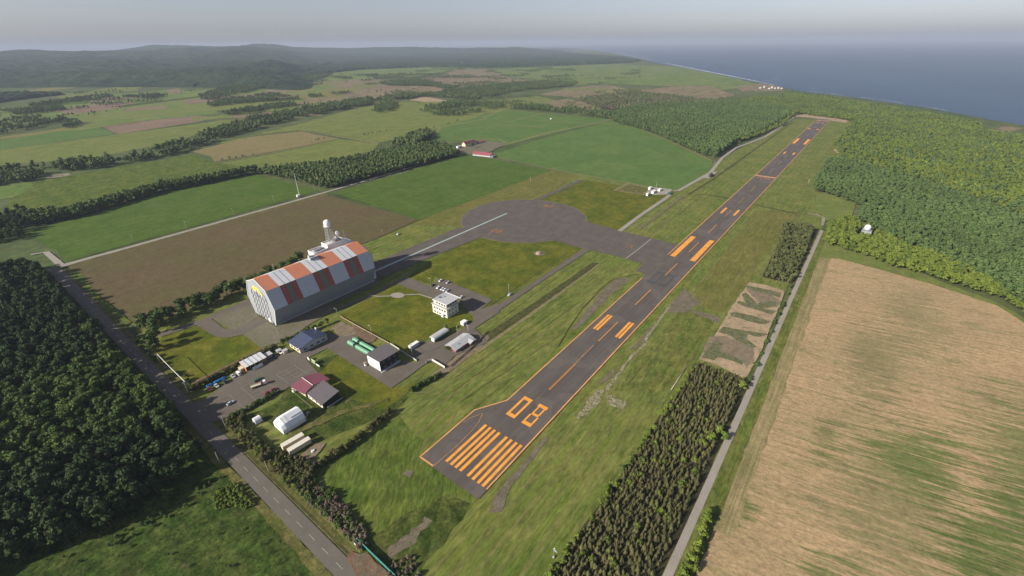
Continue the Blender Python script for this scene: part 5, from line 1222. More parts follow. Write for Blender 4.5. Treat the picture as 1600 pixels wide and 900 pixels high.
m = MB(); m.cyl((40.0, 170.2, 5.6), (41.4, 170.2, 6.0), .95, .2, 12); t.part('dish', m, M['white'])

# ---- open sided parking shed with five white roof panels
t = Thing('parking_shed', 'orange sided open shed with five white roof panels behind the parked cars', 'shed', (-11.7, 168.3, 0))
m = MB(); m.box(-11.6, 168.7, .1, -11.4, 175.9, 3.5); t.part('end_wall', m, M['orangewall'])
m = MB(); m.box(-11.4, 175.6, 0, 2.3, 175.9, 3.8); t.part('back_wall', m, M['dgrey'])
m = MB(); m.box(-2.0, 169.4, 0, 2.3, 175.6, 3.2); t.part('store_room', m, M['wood'])
for i in range(6):
    m = MB(); x = -11.3 + i * 2.7; m.box(x - .1, 168.8, 0, x + .1, 169.0, 3.4); t.part('post', m, M['wood'])
for i in range(5):
    m = MB(); x = -11.9 + i * 2.9
    m.add([(x, 168.0, 3.55), (x + 2.5, 168.0, 3.55), (x + 2.5, 176.4, 4.35), (x, 176.4, 4.35), (x, 168.0, 3.7), (x + 2.5, 168.0, 3.7), (x + 2.5, 176.4, 4.5), (x, 176.4, 4.5)],
          [(3, 2, 1, 0), (4, 5, 6, 7), (0, 1, 5, 4), (1, 2, 6, 5), (2, 3, 7, 6), (3, 0, 4, 7)]); t.part('roof_panel', m, M['hwhite'])
t = Thing('banner_board', 'long pale board leaning in front of the orange sided shed', 'board', (-5, 166, 0))
m = MB(); m.add([(-8.4, 165.9, .2), (-1.9, 165.9, .2), (-1.9, 166.3, 2.3), (-8.4, 166.3, 2.3), (-8.4, 166.0, .2), (-1.9, 166.0, .2), (-1.9, 166.4, 2.3), (-8.4, 166.4, 2.3)],
            [(0, 1, 2, 3), (7, 6, 5, 4), (0, 4, 5, 1), (1, 5, 6, 2), (2, 6, 7, 3), (3, 7, 4, 0)]); t.part('panel', m, M['hwhite'])
for x in (-8.0, -2.3): m = MB(); m.box(x - .06, 166.4, 0, x + .06, 167.3, .1); m.beam((x, 166.4, 2.2), (x, 167.3, .05), .08); t.part('brace', m, M['mgrey'])
t = Thing('grey_shed', 'small grey roofed lean to shed at the right end of the parking shed', 'shed', (3.2, 170, 0))
m = MB(); m.box(3.4, 170.5, 0, 7.0, 174.5, 2.6); t.part('wall', m, M['wood']); m = MB(); m.box(3.0, 170.0, 2.6, 7.4, 175.0, 2.85); t.part('roof', m, M['lgrey'])
for x, y, nm, lb in ((14.5, 168.0, 'tool_hut', 'little pinkish hut with grey roof beside the navy roofed hall'), (12.0, 171.5, 'tool_hut', 'little pale hut behind the pinkish hut by the hedge')):
    t = Thing(nm, lb, 'hut', (x, y, 0)); m = MB(); m.box(x - 1.4, y - 1.2, 0, x + 1.4, y + 1.2, 2.3); t.part('wall', m, M['carbeige' if y > 170 else 'cream'])
    m = MB(); m.box(x - 1.7, y - 1.5, 2.3, x + 1.7, y + 1.5, 2.5); t.part('roof', m, M['lgrey']); m = MB(); m.box(x - 1.46, y - .5, .05, x - 1.39, y + .5, 2.0); t.part('door', m, M['mgrey'])

# ---- red roofed house and its grey roofed neighbour
def roof_slab(m, pts, th=.22):
    n = len(pts); lo = [(x, y, z - th) for x, y, z in pts]
    m.add(list(pts) + lo, [tuple(range(n)), tuple(range(2 * n - 1, n - 1, -1))] + [(i, n + i, n + (i + 1) % n, (i + 1) % n) for i in range(n)])
t = Thing('red_roofed_house', 'long house with maroon metal roof in two slopes at the car park edge', 'house', (-2, 116, 0))
m = MB(); m.prism([(-1.6, 0), (13.9, 0), (13.9, 3.0), (4.6, 4.1), (-1.6, 3.0)], 115.0, 126.4, 'y'); t.part('wall', m, M['cream'])
m = MB(); roof_slab(m, [(-2.6, 113.9, 3.3), (4.3, 115.6, 4.75), (4.3, 127.8, 4.75), (-3.9, 127.4, 3.3)]); t.part('roof', m, M['redroof'], 'front slope of the maroon roof, brighter')
m = MB(); roof_slab(m, [(4.55, 115.8, 4.55), (14.9, 113.6, 3.45), (14.5, 125.3, 3.45), (4.5, 128.6, 4.55)]); t.part('roof', m, M['redroof'])
m = MB(); m.box(4.2, 115.4, 4.72, 4.6, 127.6, 4.95); t.part('ridge_cap', m, M['offwhite'])
for y in (117.2, 120.2, 123.4): win(t, 'x', y, y + 1.5, 1.0, 2.3, -1.6, -1)
for x in (6.5, 10.5): win(t, 'y', x, x + 1.5, 1.0, 2.2, 115.0, -1)
m = MB(); m.box(-4.2, 124.3, 0, -1.7, 126.6, .25); m.box(-4.1, 124.4, .25, -3.95, 126.5, 1.4); m.box(-3.9, 124.4, 2.3, -1.7, 126.5, 2.5); t.part('porch', m, M['offwhite'])
t = Thing('grey_roofed_house', 'dark walled house with large plain grey brown roof beside the red roofed house', 'house', (-1, 96.8, 0))
m = MB(); m.box(-1.0, 97.2, 0, 9.6, 113.2, 3.9); t.part('wall', m, M['black'])
m = MB(); m.box(-1.10, 97.3, .1, -.98, 113.0, 2.6); t.part('front_cladding', m, M['offwhite'])
m = MB(); roof_slab(m, [(-2.2, 96.2, 4.0), (10.7, 97.4, 5.2), (10.7, 114.0, 5.2), (-1.5, 112.5, 4.0)], .25); t.part('roof', m, M['brownroof'])
for y in (99, 103, 107, 110.5): win(t, 'x', y, y + 1.6, .9, 2.1, -1.10, -1)
m = MB(); m.box(1.0, 96.0, 0, 11.5, 96.2, .6); t.part('low_wall', m, M['lgrey'])

# ---- white tent hangar
t = Thing('tent_hangar', 'white fabric tent hangar with curved front and grey painted marks on its panels', 'tent', (-18.5, 101, 0))
m = MB(); X0, X1 = -24.4, -12.6
pr = [(96.3, 0), (96.0, 3.2), (97.6, 5.6), (101.6, 7.5), (105.4, 5.8), (107.2, 3.2), (106.9, 0)]
vs = []
for x, k in ((X0 - 1.2, .86), (X0 + 1.0, 1.0), (X0 + 3.2, 1.02), (X1, 1.0)):
    vs += [(x, 101.6 + (y - 101.6) * (.94 if k < .9 else 1), z * k) for y, z in pr]
n = 7
fs = [(i * n + j, (i + 1) * n + j, (i + 1) * n + j + 1, i * n + j + 1) for i in range(3) for j in range(6)]
m.add(vs, fs + [tuple(range(6, -1, -1)), tuple(range(21, 28))]); t.part('fabric', m, M['tent'])
m = MB()
for x, k in ((X0 + 1.0, 1.005), (X0 + 3.2, 1.025), (X1 + .02, 1.005)):
    for j in range(6): m.beam((x, pr[j][0], pr[j][1] * k + .03), (x, pr[j + 1][0], pr[j + 1][1] * k + .03), .10)
t.part('seam', m, M['lgrey'])
m = MB()
for i in range(4):
    z = 2.2 + .3 * (i % 2); m.box(X0 - 1.30, 99.0 + i * 1.5, z, X0 - 1.18, 99.9 + i * 1.5, z + 1.0)
for i in range(5): m.box(X0 + 5.2 + i * 1.2, 98.6 - .1, 6.32 - .0, X0 + 5.9 + i * 1.2, 99.2, 6.60)
t.part('panel_mark', m, M['hblue'])
m = MB(); m.beam((X1 + .1, 96.1, 3.0), (X1 + 1.4, 95.9, 3.4), .2); m.beam((X1 + .3, 96, 0), (X1 + .3, 96, 3.2), .2); t.part('end_strut', m, M['steel'])
for nm, lb, x0, x1, y0, y1, rz in (('storage_trailer', 'long cream trailer box nearer the white tent', -31.7, -20.2, 84.6, 87.6, -.10), ('storage_trailer', 'long cream trailer box nearer the lawn hedge, with a post at its end', -31.3, -19.7, 79.0, 82.0, -.08)):
    t = Thing(nm, lb, 'trailer', ((x0 + x1) / 2, (y0 + y1) / 2, 0)); t.o.rotation_euler[2] = rz
    m = MB(); m.box(x0, y0, .5, x1, y1, 3.3); t.part('body', m, M['cream'])
    m = MB(); m.box(x0 - .05, y0 - .05, 3.3, x1 + .05, y1 + .05, 3.42); t.part('roof', m, M['offwhite'])
    m = MB()
    for i in range(9): x = x0 + (i + .5) * (x1 - x0) / 9; m.box(x - .05, y0 - .05, .6, x + .05, y0 + .01, 3.2)
    t.part('side_rib', m, M['lgrey'])
    m = MB(); m.box(x0 + .5, y0 + .4, 0, x0 + 1.3, y1 - .4, .5).box(x1 - 1.3, y0 + .4, 0, x1 - .5, y1 - .4, .5); t.part('support', m, M['dgrey'])
t = Thing('white_cabin', 'small white hooded cabin at the far end of the car park hedge', 'cabin', (-29.5, 118, 0))
m = MB(); m.prism([(116.4, .3), (119.9, .3), (119.9, 2.6), (118.9, 3.3), (117.4, 3.3), (116.4, 2.6)], -31.2, -27.6, 'x'); t.part('body', m, M['tent'])
m = MB(); m.box(-31.5, 116.1, 0, -27.2, 120.2, .3); t.part('base', m, M['lgrey']); m = MB(); m.box(-31.30, 117.4, .4, -31.18, 118.8, 2.3); t.part('door', m, M['lgrey'])
t = Thing('picnic_table', 'dark picnic table on the shaded grass behind the white tent', 'table', (-8.7, 101.1, 0))
m = MB(); m.box(-9.7, 100.5, .7, -7.7, 101.5, .8); t.part('tabletop', m, M['lgrey'])
for y in (99.9, 101.9): m = MB(); m.box(-9.7, y - .15, .42, -7.7, y + .15, .48); t.part('bench', m, M['mgrey'])
m = MB()
for x in (-9.3, -8.1): m.beam((x, 100.0, 0), (x, 101.3, .7), .08); m.beam((x, 102.0, 0), (x, 100.7, .7), .08)
t.part('leg_frame', m, M['mgrey'])
t = Thing('scrap_frame', 'small white metal frame lying on dry grass beside the cream trailers', 'frame', (-22.6, 72.9, 0))
m = MB(); m.beam((-24, 72.4, .5), (-21.2, 73.6, .6), .2); m.beam((-23.2, 71.6, .4), (-22.6, 74.4, .5), .2); m.box(-23.4, 72.4, .2, -21.9, 73.4, .9); t.part('frame', m, M['white'])
for x, y in ((-23.6, 72.2), (-21.8, 73.6)): m = MB(); m.cyl((x, y, 0), (x, y, .5), .1); t.part('leg', m, M['steel'])

# ---- sheds and the faded red house by the lower yard
t = Thing('arched_shed', 'green walled shed with pale curved roof and bright white door', 'shed', (85, 92.5, 0))
m = MB(); m.box(85.3, 92.6, 0, 98.9, 98.0, 2.6); t.part('wall', m, M['darkgreen'])
arc = [(95.3 - 2.95 * math.cos(a), 2.6 + 1.5 * math.sin(a)) for a in np.linspace(0, math.pi, 11)]
m = MB(); m.prism(arc, 85.0, 99.2, 'x'); t.part('roof', m, M['lgrey'])
m = MB(); m.box(85.15, 93.6, .05, 85.31, 96.4, 2.5); t.part('door', m, M['white'])
t = Thing('grey_container', 'pale container with white top beside the utility pole of the lower yard', 'container', (69, 99.6, 0))
m = MB(); m.box(68.8, 99.8, .2, 76.6, 102.4, 2.7); t.part('body', m, M['hblue']); m = MB(); m.box(68.7, 99.7, 2.7, 76.7, 102.5, 2.85); t.part('roof', m, M['white'])
m = MB(); m.box(68.70, 100.0, .3, 68.81, 102.2, 2.6); t.part('door', m, M['offwhite'])
m = MB()
for i in range(8): m.box(69.4 + i, 99.74, .3, 69.5 + i, 99.82, 2.6)
t.part('side_rib', m, M['lgrey'])
t = Thing('mesh_cage', 'low green mesh cage at the back end of the pale container', 'cage', (78, 100, 0))
m = MB()
for x in (77.2, 78.8, 80.4):
    for y in (100, 102.4): m.cyl((x, y, 0), (x, y, 1.8), .06)
for z in (.6, 1.2, 1.8):
    for y in (100, 102.4): m.beam((77.2, y, z), (80.4, y, z), .07)
    for x in (77.2, 80.4): m.beam((x, 100, z), (x, 102.4, z), .07)
t.part('mesh', m, M['darkgreen'])
t = Thing('faded_red_house', 'single storey house with faded red walls, grey gable roof and a projecting porch', 'house', (84.6, 71.5, 0))
m = MB(); m.prism([(72.2, 0), (81.6, 0), (81.6, 2.6), (76.8, 4.2), (72.2, 2.6)], 85.3, 103.0, 'x'); m.box(97.2, 69.6, 0, 102.6, 72.3, 2.6); t.part('wall', m, M['pinkwall'])
m = MB(); roof_slab(m, [(84.5, 71.4, 2.75), (103.6, 71.4, 2.75), (103.6, 76.8, 4.5), (84.5, 76.8, 4.5)], .2); roof_slab(m, [(84.5, 76.8, 4.5), (103.6, 76.8, 4.5), (103.6, 82.2, 2.75), (84.5, 82.2, 2.75)], .2)
t.part('roof', m, M['lgrey'])
m = MB(); roof_slab(m, [(96.6, 68.9, 2.6), (99.9, 68.9, 3.5), (99.9, 74.2, 3.55), (96.6, 72.2, 2.85)], .15); roof_slab(m, [(99.9, 68.9, 3.5), (103.2, 68.9, 2.6), (103.2, 72.2, 2.85), (99.9, 74.2, 3.55)], .15); t.part('porch_roof', m, M['lgrey'])
for x in (87.0, 90.6, 94.2): win(t, 'y', x, x + 1.7, .9, 2.1, 72.2, -1)
for y in (74.0, 78.2): win(t, 'x', y, y + 1.6, .9, 2.2, 85.3, -1)
for x, y in ((90, 74.5), (97, 78.6)): m = MB(); m.cyl((x, y, 3.4), (x, y, 4.5), .28); t.part('flue', m, M['mgrey'])
t = Thing('white_shed', 'small white box shed on the lawn tip near the control building', 'shed', (113, 91, 0))
m = MB(); m.box(113.4, 91.2, 0, 117.6, 94.4, 2.5); t.part('wall', m, M['hwhite']); m = MB(); m.box(113.2, 91.0, 2.5, 117.8, 94.6, 2.7); t.part('roof', m, M['white']); m = MB(); m.box(115, 91.12, .1, 116, 91.22, 2.1); t.part('door', m, M['lgrey'])

# ---- fences, screens, boards
def fence(name, label, line, h, n, mat, rails=(.35, .95), board=True, w=.06):
    t = Thing(name, label, 'fence', (*line[0], 0)); b = MB(); p = MB()
    for i in range(len(line) - 1):
        (x0, y0), (x1, y1) = line[i], line[i + 1]
        for r in rails: b.beam((x0, y0, h * r), (x1, y1, h * r), w * 1.6)
        if board: b.add([(x0, y0, .15), (x1, y1, .15), (x1, y1, h), (x0, y0, h)], [(0, 1, 2, 3)])
    for i in range(n + 1):
        T = i / n * (len(line) - 1); k = min(int(T), len(line) - 2); f = T - k
        x = line[k][0] + (line[k + 1][0] - line[k][0]) * f; y = line[k][1] + (line[k + 1][1] - line[k][1]) * f
        q = MB(); q.box(x - w, y - w, 0, x + w, y + w, h + .1); t.part('post', q, M[mat])
    t.part('panel' if board else 'rail', b, M[mat]); return t
fence('timber_screen', 'pale timber screen stepping round the corner of the lower yard', [(64.6, 80.2), (66.4, 80.6), (69.1, 79.1), (68.8, 72), (68.5, 66.5)], 1.9, 10, 'offwhite')
fence('timber_fence', 'long weathered timber fence between green units and round lawn', [(65.3, 178), (64.8, 150), (64.7, 118)], 1.2, 20, 'wood')
fence('railing_fence', 'grey white railing continuing the timber fence behind the black workshop', [(64.7, 117), (63.6, 102), (62.4, 87)], 1.6, 12, 'lgrey', board=True)
fence('mesh_fence', 'teal mesh fence beside the rusty patch at the bottom road corner', [(-38.3, 12.6), (-38.35, 1), (-38.4, -12)], 2.2, 10, 'teal')
fence('garden_fence', 'low pale fence in front of the red roofed house', [(-4.1, 124.1), (-4.4, 113), (-4.6, 103.5)], .8, 9, 'wood', board=False)
fence('field_fence', 'brown post fence along the lower edge of the faded red house', [(72, 64.8), (90, 66.5), (104, 68), (118, 72)], 1.2, 16, 'wood')
fence('edge_fence', 'low dark post fence at the lower left corner of the runway lawn', [(33, 69), (38.5, 66.8), (45.5, 58)], .7, 6, 'wood', board=False)
t = Thing('meter_cabinet', 'small grey white cabinet at the end of the teal mesh fence', 'cabinet', (-39.6, 12.4, 0))
m = MB(); m.box(-40.1, 11.9, .2, -39.2, 12.9, 1.8); t.part('body', m, M['white']); m = MB(); m.box(-40.2, 11.8, 1.8, -39.1, 13.0, 1.95); t.part('lid', m, M['dgrey']); m = MB(); m.cyl((-39.6, 12.4, 0), (-39.6, 12.4, .2), .3); t.part('foot', m, M['mgrey'])
for nm, lb, y0, y1, h, mt in (('picture_board', 'tall board with green picture at the car park entrance of the grass', 138.6, 142.6, 3.2, 'picture'), ('notice_board', 'low white board next to the green picture board', 133.8, 137.4, 1.7, 'white'), ('notice_board', 'small cream board left of the green picture board', 145.6, 148.0, 2.4, 'cream')):
    t = Thing(nm, lb, 'sign board', (19.5, y0, 0)); m = MB(); m.box(19.4, y0, .5, 19.6, y1, h, 0); t.part('panel', m, M['white'])
    m = MB(); m.box(19.34, y0 + .3, .8, 19.39, y1 - .3, h - .3); t.part('picture', m, M[mt])
    for y in (y0 + .2, y1 - .2): m = MB(); m.box(19.62, y - .07, 0, 19.76, y + .07, h); t.part('post', m, M['mgrey'])
t = Thing('white_pipe', 'long white pipe lying on the mown grass along the conifer plantation', 'pipe', (136.5, -60, 0))
m = MB(); m.cyl((136.5, -60.0, .2), (162.1, -60.0, .2), .13); t.part('pipe', m, M['offwhite'])
for x in (140, 149, 158): m = MB(); m.box(x - .2, -60.4, 0, x + .2, -59.6, .12); t.part('cradle', m, M['mgrey'])
t = Thing('soil_mound', 'small heap of pale soil on the lawn beside the apron', 'mound', (*G(842, 396), 0))
x, y = G(842, 396); m = MB()
vs = [(x + r * (1 + .2 * math.sin(3 * a + r)) * math.cos(a), y + r * (1 + .2 * math.cos(2 * a)) * math.sin(a), h) for r, h in ((4.2, 0.0), (3.4, .9), (2.0, 1.7), (.6, 2.1)) for a in np.linspace(0, 6.2832, 12, endpoint=False)]
m.add(vs, [(j * 12 + i, j * 12 + (i + 1) % 12, (j + 1) * 12 + (i + 1) % 12, (j + 1) * 12 + i) for j in range(3) for i in range(12)] + [tuple(range(36, 48))], 0, True); t.part('heap', m, M['sand'])

# ---- poles, masts, lamps
def pole(px, py, h, label, arms=1, kind='utility_pole', lamp=False, r=.17, mat='pole', cat='pole'):
    x, y = G(px, py); t = Thing(kind, label, cat, (x, y, 0))
    m = MB(); m.cyl((x, y, -.2), (x, y, h), r, r * .6, 8); t.part('shaft', m, M[mat])
    for i in range(arms):
        m = MB(); z = h - .5 - i * .8; m.box(x - .9, y - .07, z, x + .9, y + .07, z + .13)
        for k in (-.8, -.3, .3, .8): m.cyl((x + k, y, z + .13), (x + k, y, z + .35), .06, .04, 6)
        t.part('crossarm', m, M['steel'])
    if lamp:
        m = MB(); m.beam((x, y, h), (x - .9, y, h + .3), .1); m.box(x - 1.5, y - .2, h + .2, x - .8, y + .2, h + .42); t.part('lamp_head', m, M['lamp'])
    return x, y
pole(354.6, 671.8, 10, 'concrete utility pole beside the road by the small white cabin', 2)
pole(421.6, 742, 10, 'slender concrete pole beside the road near the long cream trailers', 0)
pole(343.7, 723.7, 8, 'short bare pole at the forest corner left of the road', 0)
pole(98, 411, 15, 'tall utility pole at the junction of road and side road', 1)
for i, (px, py, h) in enumerate(((210, 379.5), (293, 360), (365.5, 337), (429, 317.5), (492.5, 300))) if False else enumerate(((210, 379.5, 9), (293, 360, 11), (365.5, 337, 10), (429, 317.5, 10), (492.5, 300, 10))):
    pole(px, py, h, 'slim utility pole standing along the long side road by the green field', 1, 'roadside_pole')
for o in [o for o in SC.objects if o.name.startswith('roadside_pole') and o.parent is None]: o['group'] = 'poles along the long side road'
pole(439, 537, 14, 'tall pole with wires between the hangar corner and the navy roofed hall', 1)
pole(715, 526, 10, 'utility pole with two crossarms behind the faded red house', 2)
pole(644.5, 556.6, 11, 'utility pole beside the pale container of the lower yard', 2)
pole(701, 516.5, 5, 'short pale post next to the young tree by the control building', 0)
pole(581, 525, 9.6, 'street lamp on the round lawn above the timber fence', 0, 'street_lamp', True, .12, 'steel', 'lamp')
pole(527.6, 494, 7.4, 'street lamp at the upper end of the timber fence near the hangar', 0, 'street_lamp', True, .12, 'steel', 'lamp')
pole(731.6, 517.6, 5.6, 'white floodlight post at the back corner of the faded red house', 0, 'street_lamp', True, .12, 'white', 'lamp')
pole(673, 444, 6, 'lamp post at the left corner of the small car park', 0, 'street_lamp', True, .1, 'steel', 'lamp')
x, y = pole(795, 460, 10, 'grey mast on a small plinth between lawn and narrow road', 1, 'mast', False, .14, 'steel', 'mast')
t = Thing('mast_plinth', 'small concrete plinth at the foot of the grey mast on the lawn', 'plinth', (x, y, 0)); m = MB(); m.box(x - 2.4, y - 2.2, 0, x + 2.4, y - .3, .8); t.part('base', m, M['lgrey']); m = MB(); m.box(x - 1.2, y - 1.8, .8, x + .8, y - .6, 1.7); t.part('cabinet', m, M['steel'])
x, y = G(467.5, 305); t = Thing('radio_mast', 'very tall thin white radio mast beside the long side road', 'mast', (x, y, 0))
m = MB(); lattice(m, x, y, 0, 29.5, .32, .18, 14, .07); t.part('lattice', m, M['white']); m = MB(); m.cyl((x, y, 29.5), (x, y, 31), .3); t.part('top_aerial', m, M['white'])
x, y = G(465, 307); t = Thing('mast_cabin', 'white equipment cabin at the foot of the tall radio mast', 'cabin', (x, y, 0)); m = MB(); m.box(x - 2, y - 3.6, 0, x + 2, y - .8, 2.7); t.part('wall', m, M['white']); m = MB(); m.box(x - 2.2, y - 3.8, 2.7, x + 2.2, y - .6, 2.95); t.part('roof', m, M['white'])
pole(690, 288, 6, 'white post at the edge of the crop field above the apron', 1, 'marker_post', False, .1, 'white', 'post') if False else None
pole(829, 283, 6, 'thin pale post with crossbar on the grass bank left of the narrow apron lane', 1, 'marker_post', False, .12, 'white', 'post')
pole(1115, 258, 9, 'pale bare post at the corner of the big green field by the woods', 0, 'marker_post', False, .16, 'pole', 'post')
pole(1263.5, 285, 4, 'small white post on the mown grass right of the runway', 0, 'marker_post', False, .2, 'white', 'post')
pole(598, 366, 5, 'pale post with crossbar at the corner of the ploughed field', 1, 'marker_post', False, .12, 'pole', 'post')
# sleeved overhead cable
x0, y0 = pole(250.8, 567.8, 8.2, 'roadside pole carrying the upper end of the white sleeved cable', 1)
x1, y1 = pole(294.5, 613.8, 9.0, 'braced roadside pole carrying the lower end of the white sleeved cable', 2)
t = Thing('sleeved_cable', 'thick white sleeved overhead cable strung along the lawn beside the road', 'cable', (x0, y0, 8))
A_, B_ = Vector((x0 + .4, y0 - 1, 7.9)), Vector((x1 + .6, y1, 8.4)); m = MB()
for i in range(10):
    a = A_.lerp(B_, i / 10); b = A_.lerp(B_, (i + 1) / 10); a.z -= .5 * math.sin(math.pi * i / 10); b.z -= .5 * math.sin(math.pi * (i + 1) / 10); m.cyl(a, b, .17, .17, 6, 0, False)
t.part('sleeve', m, M['white'])
g0 = G(304, 606); m = MB(); m.cyl(B_, (g0[0], g0[1], 0), .09, .09, 5); t.part('guy_wire', m, M['offwhite'])
t = Thing('pole_brace', 'pair of slanting braces holding the lower cable pole at the lawn corner', 'brace', (x1, y1, 0))
for q in ((298, 608), (296, 604)): g0 = G(*q); m = MB(); m.beam((x1, y1, 7.5), (g0[0], g0[1], 0), .12); t.part('brace', m, M['pole'])
# wind cone
t = Thing('wind_cone', 'white wind cone on a thin mast at the edge of the conifer plantation', 'wind cone', (6.5, -58.1, 0))
m = MB(); m.cyl((6.5, -58.1, 0), (6.5, -58.1, 6.2), .09, .06); t.part('mast', m, M['steel']); m = MB(); m.cyl((6.5, -58.1, 5.8), (7.0, -59.3, 4.0), .42, .2, 10, 0, False); t.part('cone', m, M['white']); m = MB(); m.box(6.1, -58.5, 0, 6.9, -57.7, .5); t.part('base', m, M['lgrey'])

# ---- weather station and dome platform
for px, py, sx, sy_, h, lb in ((1015.5, 295.5, 6.5, 3.0, 2.8, 'upper left white equipment shelter of the weather plot'), (1021, 301.5, 9, 3.2, 3.0, 'larger white equipment shelter in the middle of the weather plot'), (1030.5, 298.2, 7, 3.4, 2.6, 'white shelter with dark opening on the right of the weather plot'), (1011.5, 305.5, 4.5, 2.6, 3.2, 'lower left white cabinet shelter on the grass of the weather plot')):
    x, y = G(px, py); t = Thing('equipment_shelter', lb, 'shelter', (x, y, 0)); m = MB(); m.box(x - sx / 2, y - sy_ / 2, 0, x + sx / 2, y + sy_ / 2, h); t.part('wall', m, M['white'])
    m = MB(); m.box(x - sx / 2 - .25, y - sy_ / 2 - .25, h, x + sx / 2 + .25, y + sy_ / 2 + .25, h + .25); t.part('roof', m, M['white']); m = MB(); m.box(x - .5, y - sy_ / 2 - .06, .1, x + .5, y - sy_ / 2 + .02, 2.1); t.part('door', m, M['mgrey'])
x, y = G(1047, 303); t = Thing('equipment_rack', 'dark green equipment rack at the right end of the weather plot', 'rack', (x, y, 0)); m = MB(); m.box(x - 5, y - 2.5, .6, x + 3, y + 2.5, 1.0)
for i in range(4): m.box(x - 4.6 + i * 2, y - 2, 1.0, x - 3.4 + i * 2, y + 2, 2.4)
t.part('deck', m, M['darkgreen'])
for k in (-4.5, 2.5): m = MB(); m.box(x + k - .2, y - 2, 0, x + k + .2, y + 2, .6); t.part('leg', m, M['dgrey'])
pole(1025, 294, 10, 'thin white aerial standing in the weather plot', 0, 'marker_post', False, .1, 'white', 'post')
t = Thing('dome_platform', 'pale raised platform with dark railing standing in the bright trees', 'platform', (506, -138.5, 0))
m = MB(); m.box(501.5, -143, 0, 512, -134.3, 6.3); t.part('base', m, M['hgrey'])
m = MB()
for z in (7.0, 7.6):
    for y in (-143, -134.3): m.beam((501.6, y, z), (511.9, y, z), .1)
    for x in (501.6, 511.9): m.beam((x, -143, z), (x, -134.3, z), .1)
for i in range(6):
    for y in (-143, -134.3): m.beam((501.6 + i * 2.05, y, 6.3), (501.6 + i * 2.05, y, 7.6), .1)
t.part('railing', m, M['mgrey'])
t = Thing('white_dome', 'white radar dome on the pale platform among bright green trees', 'dome', (506.5, -138.6, 6.3))
m = MB(); m.cyl((506.8, -138.6, 6.3), (506.8, -138.6, 7.6), 2.8, 3.1, 18); t.part('pedestal', m, M['lgrey']); m = MB(); m.sphere((506.8, -138.6, 9.0), 3.1, 0, 20, 12, 1.0, -.6); t.part('radome', m, M['tent'])
m = MB(); m.cyl((503, -135.5, 6.3), (503, -135.5, 9.5), .12); t.part('lightning_rod', m, M['white'])

# ---- farm and far buildings
t = Thing('farm_barn', 'long low barn with pinkish red roof at the end of the side road', 'barn', (572, 470, 0)); a = np.array(G(738.5, 243)); b = np.array(G(766, 246)); d = (b - a) / np.linalg.norm(b - a); L = np.linalg.norm(b - a); nrm = np.array([-d[1], d[0]])
if nrm[0] < 0: nrm = -nrm
m = MB(); W_ = 13
def q3(u, v, z): p = a + d * u + nrm * v; return (p[0], p[1], z)
m.add([q3(0, 0, 0), q3(L, 0, 0), q3(L, W_, 0), q3(0, W_, 0), q3(0, 0, 3.4), q3(L, 0, 3.4), q3(L, W_, 3.4), q3(0, W_, 3.4), q3(0, W_ / 2, 6.8), q3(L, W_ / 2, 6.8)], [(0, 1, 5, 4), (2, 3, 7, 6), (1, 2, 6, 9, 5), (3, 0, 4, 8, 7)]); t.part('wall', m, M['lgrey'])
m = MB(); roof_slab(m, [q3(-.6, -.7, 3.2), q3(L + .6, -.7, 3.2), q3(L + .6, W_ / 2, 7.1), q3(-.6, W_ / 2, 7.1)]); roof_slab(m, [q3(-.6, W_ / 2, 7.1), q3(L + .6, W_ / 2, 7.1), q3(L + .6, W_ + .7, 3.2), q3(-.6, W_ + .7, 3.2)]); t.part('roof', m, M['farmred'])
m = MB(); p = q3(L + 3, 4, 0); m.box(p[0] - 4, p[1] - 4, 0, p[0] + 3, p[1] + 2, 3); t.part('lean_to', m, M['mgrey'])
t = Thing('farm_house', 'cream gabled farm house with dark red roof beyond the round tree', 'house', (620, 557, 0))
x0, y0 = G(724.5, 229); m = MB(); m.prism([(y0 - 5, 0), (y0 + 5, 0), (y0 + 5, 5), (y0, 9), (y0 - 5, 5)], x0, x0 + 34, 'x'); t.part('wall', m, M['cream'])
m = MB(); roof_slab(m, [(x0 - .4, y0 - 5.8, 4.7), (x0 + 34.5, y0 - 5.8, 4.7), (x0 + 34.5, y0, 9.4), (x0 - .4, y0, 9.4)]); roof_slab(m, [(x0 - .4, y0, 9.4), (x0 + 34.5, y0, 9.4), (x0 + 34.5, y0 + 5.8, 4.7), (x0 - .4, y0 + 5.8, 4.7)]); t.part('roof', m, M['redroof'])
x0, y0 = G(750, 223); t = Thing('farm_outbuilding', 'low pinkish roofed outbuilding behind the cream farm house', 'shed', (x0, y0, 0)); m = MB(); m.box(x0 - 10, y0 - 5, 0, x0 + 10, y0 + 5, 3); t.part('wall', m, M['lgrey']); m = MB(); m.prism([(y0 - 5.6, 3), (y0 + 5.6, 3), (y0, 4.8)], x0 - 10.5, x0 + 10.5, 'x'); t.part('roof', m, M['farmred'])
x0, y0 = G(717, 231); t = Thing('farm_shed', 'small grey shed with white end beside the wood at the farm', 'shed', (x0, y0, 0)); m = MB(); m.box(x0 - 5, y0 - 3, 0, x0 + 5, y0 + 3, 3.4); t.part('wall', m, M['lgrey']); m = MB(); m.prism([(y0 - 3.3, 3.4), (y0 + 3.3, 3.4), (y0, 4.8)], x0 - 5.2, x0 + 5.2, 'x'); t.part('roof', m, M['hblue']); m = MB(); m.box(x0 - 5.1, y0 - 2.5, .2, x0 - 5.01, y0 + 2.5, 3.3); t.part('door', m, M['white'])
